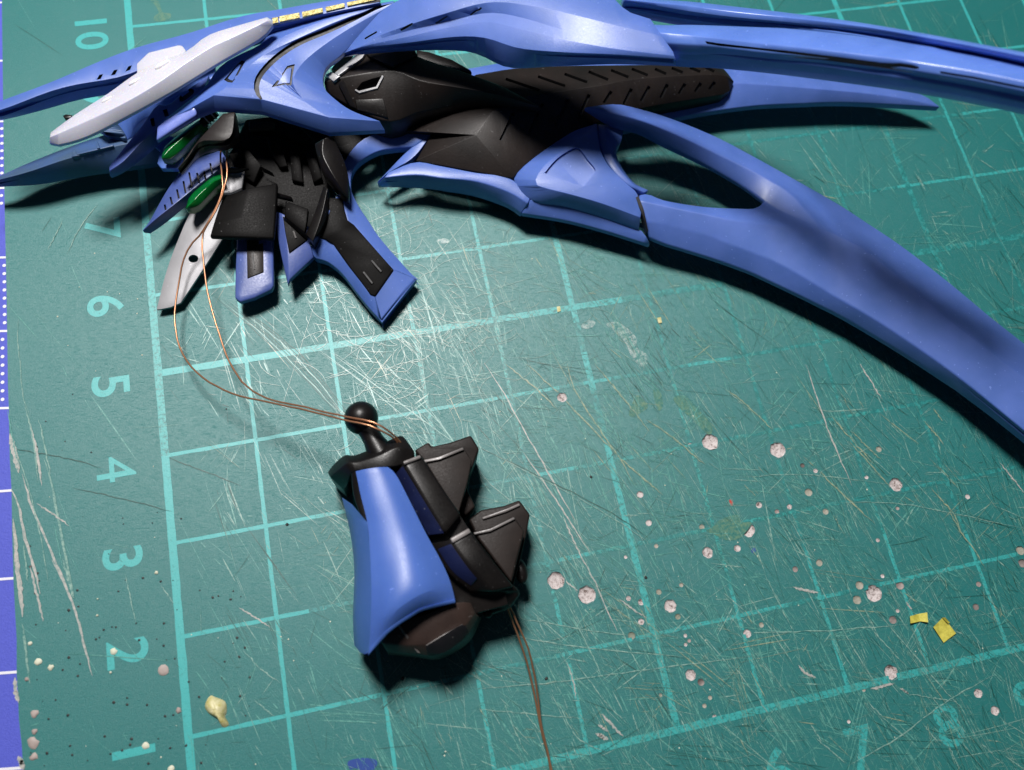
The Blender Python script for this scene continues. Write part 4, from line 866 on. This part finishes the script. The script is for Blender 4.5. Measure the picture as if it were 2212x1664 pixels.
sheet([qc([(370,1330,.76),(480,1280,.84),(640,1230,.87),(800,1170,.87),(880,1170,.82)]), qc([(400,1390,.70),(560,1400,.76),(680,1380,.78),(830,1310,.76),(905,1225,.72)]), qc([(425,1432,.60),(596,1450,.64),(700,1452,.66),(845,1365,.64),(925,1240,.62)]), qc([(430,1450,.34),(602,1466,.38),(708,1476,.38),(865,1388,.38),(940,1250,.40)])], 16).solid('end_cap', .3, BRONZE, lm, .014, floor=.02, bang=8)
sheet([qc([(636,1405,.83),(720,1352,.85),(830,1288,.84),(856,1296,.83)]), qc([(644,1448,.74),(730,1442,.74),(824,1378,.74),(868,1326,.76)])], 10).solid('end_socket', .05, INK, lm, .004)
sheet([qc([(480,1288,.87),(500,1292,.87)]), qc([(590,1440,.70),(608,1444,.68)])], 5).solid('cap_rib', .08, GLINT, lm, .012)
sheet([qc([(636,1398,.81),(722,1346,.83),(835,1284,.82)]), qc([(642,1408,.81),(726,1357,.83),(836,1294,.82)])], 8).solid('socket_lip', .05, GLINT, lm, .005)
# blue cover
BC = sheet([qc([(258,460,1.02),(285,590,1.03),(320,735,1.04),(335,900,1.06),(342,1080,1.06),(338,1280,1.02),(325,1455,.88)]),
            qc([(310,448,1.06),(345,600,1.08),(400,780,1.10),(428,960,1.13),(445,1100,1.17),(445,1220,1.16),(430,1335,1.02)]),
            qc([(380,438,1.07),(450,600,1.09),(520,780,1.11),(570,940,1.15),(600,1060,1.18),(612,1140,1.16),(608,1214,1.03)]),
            qc([(432,437,1.04),(478,482,1.04),(560,640,1.03),(640,800,1.02),(720,945,1.0),(770,1060,.98),(798,1168,.92)])], 28, 4)
BC.strip([qc([(320,735,1.04),(335,900,1.06),(342,1080,1.06),(338,1280,1.02),(325,1455,.88)]), qc([(240,640,.72),(262,800,.74),(270,1000,.72),(262,1250,.66),(285,1440,.62)]), qc([(183,600,.42),(230,800,.42),(250,1000,.38),(243,1250,.34),(250,1400,.36)])], 22)
BC.poly(qc([(320,735,1.04),(240,640,.72),(262,700,.8)]))
BC.solid('blue_cover', .05, COVERBLUE, lm, .016, seg=3, bang=20)
sheet([qc([(330,1420,.93),(392,1350,1.02),(430,1312,1.06),(500,1262,1.075),(560,1228,1.08),(608,1200,1.075),(700,1175,1.02),(794,1150,.955)]), qc([(327,1452,.91),(400,1372,.985),(432,1336,1.03),(500,1284,1.045),(562,1246,1.045),(610,1217,1.04),(702,1192,.985),(798,1170,.935)])], 20).solid('cover_rim', .04, COVERBLUE, lm, .008)
# ------------------------------------------------------------------ copper wires
def wire(label, uvh, extra):
    pts = [W(*p) for p in uvh]; P = cr([tuple(p) for p in pts], 90)
    P = [p + Vector((rnd.gauss(0, .0018), rnd.gauss(0, .0018), 0)) for p in P]
    o = tube('copper_wire', P, .0105, COPPER, None, 8); o['label'] = label; o['category'] = 'wire'; o['group'] = 'thin copper wires through the limb'
    return o
tail1 = [(1095,1310,.40),(1108,1345,.30),(1128,1400,.20),(1146,1460,.12),(1158,1520,.08),(1170,1580,.06),(1183,1630,.05),(1194,1690,.05)]
tail2 = [(1101,1312,.42),(1120,1352,.34),(1140,1400,.26),(1154,1455,.18),(1162,1515,.12),(1170,1570,.10),(1182,1620,.08),(1197,1690,.08)]
wire('copper wire whose loop swings widest to the left of the hanging steel strip', q3([(640,300,.62),(638,400,.66),(650,520,.68),(655,620,.66),(590,780,.60),(515,910,.55)]) + [(437,503,.50),(412,530,.45),(397,560,.40),(385,620,.32),(377,690,.28),(390,755,.30),(430,810,.40),(500,850,.55),(575,868,.7),(650,884,.85),(745,908,1.06),(800,920,1.14),(836,938,1.10),(856,952,1.0),(900,1020,.7),(1000,1180,.5),(1070,1270,.45)] + tail1, 0)
wire('copper wire forming the inner loop, falling straight down past the steel strip', q3([(685,300,.66),(684,400,.70),(688,500,.70),(672,580,.68),(620,740,.62),(530,900,.57)]) + [(440,498,.52),(437,530,.50),(441,580,.46),(450,640,.42),(470,710,.40),(495,780,.44),(530,832,.54),(580,862,.68),(650,878,.84),(745,900,1.06),(800,910,1.16),(840,932,1.12),(860,950,1.0),(910,1020,.72),(1010,1180,.52),(1078,1272,.47)] + tail2, 0)
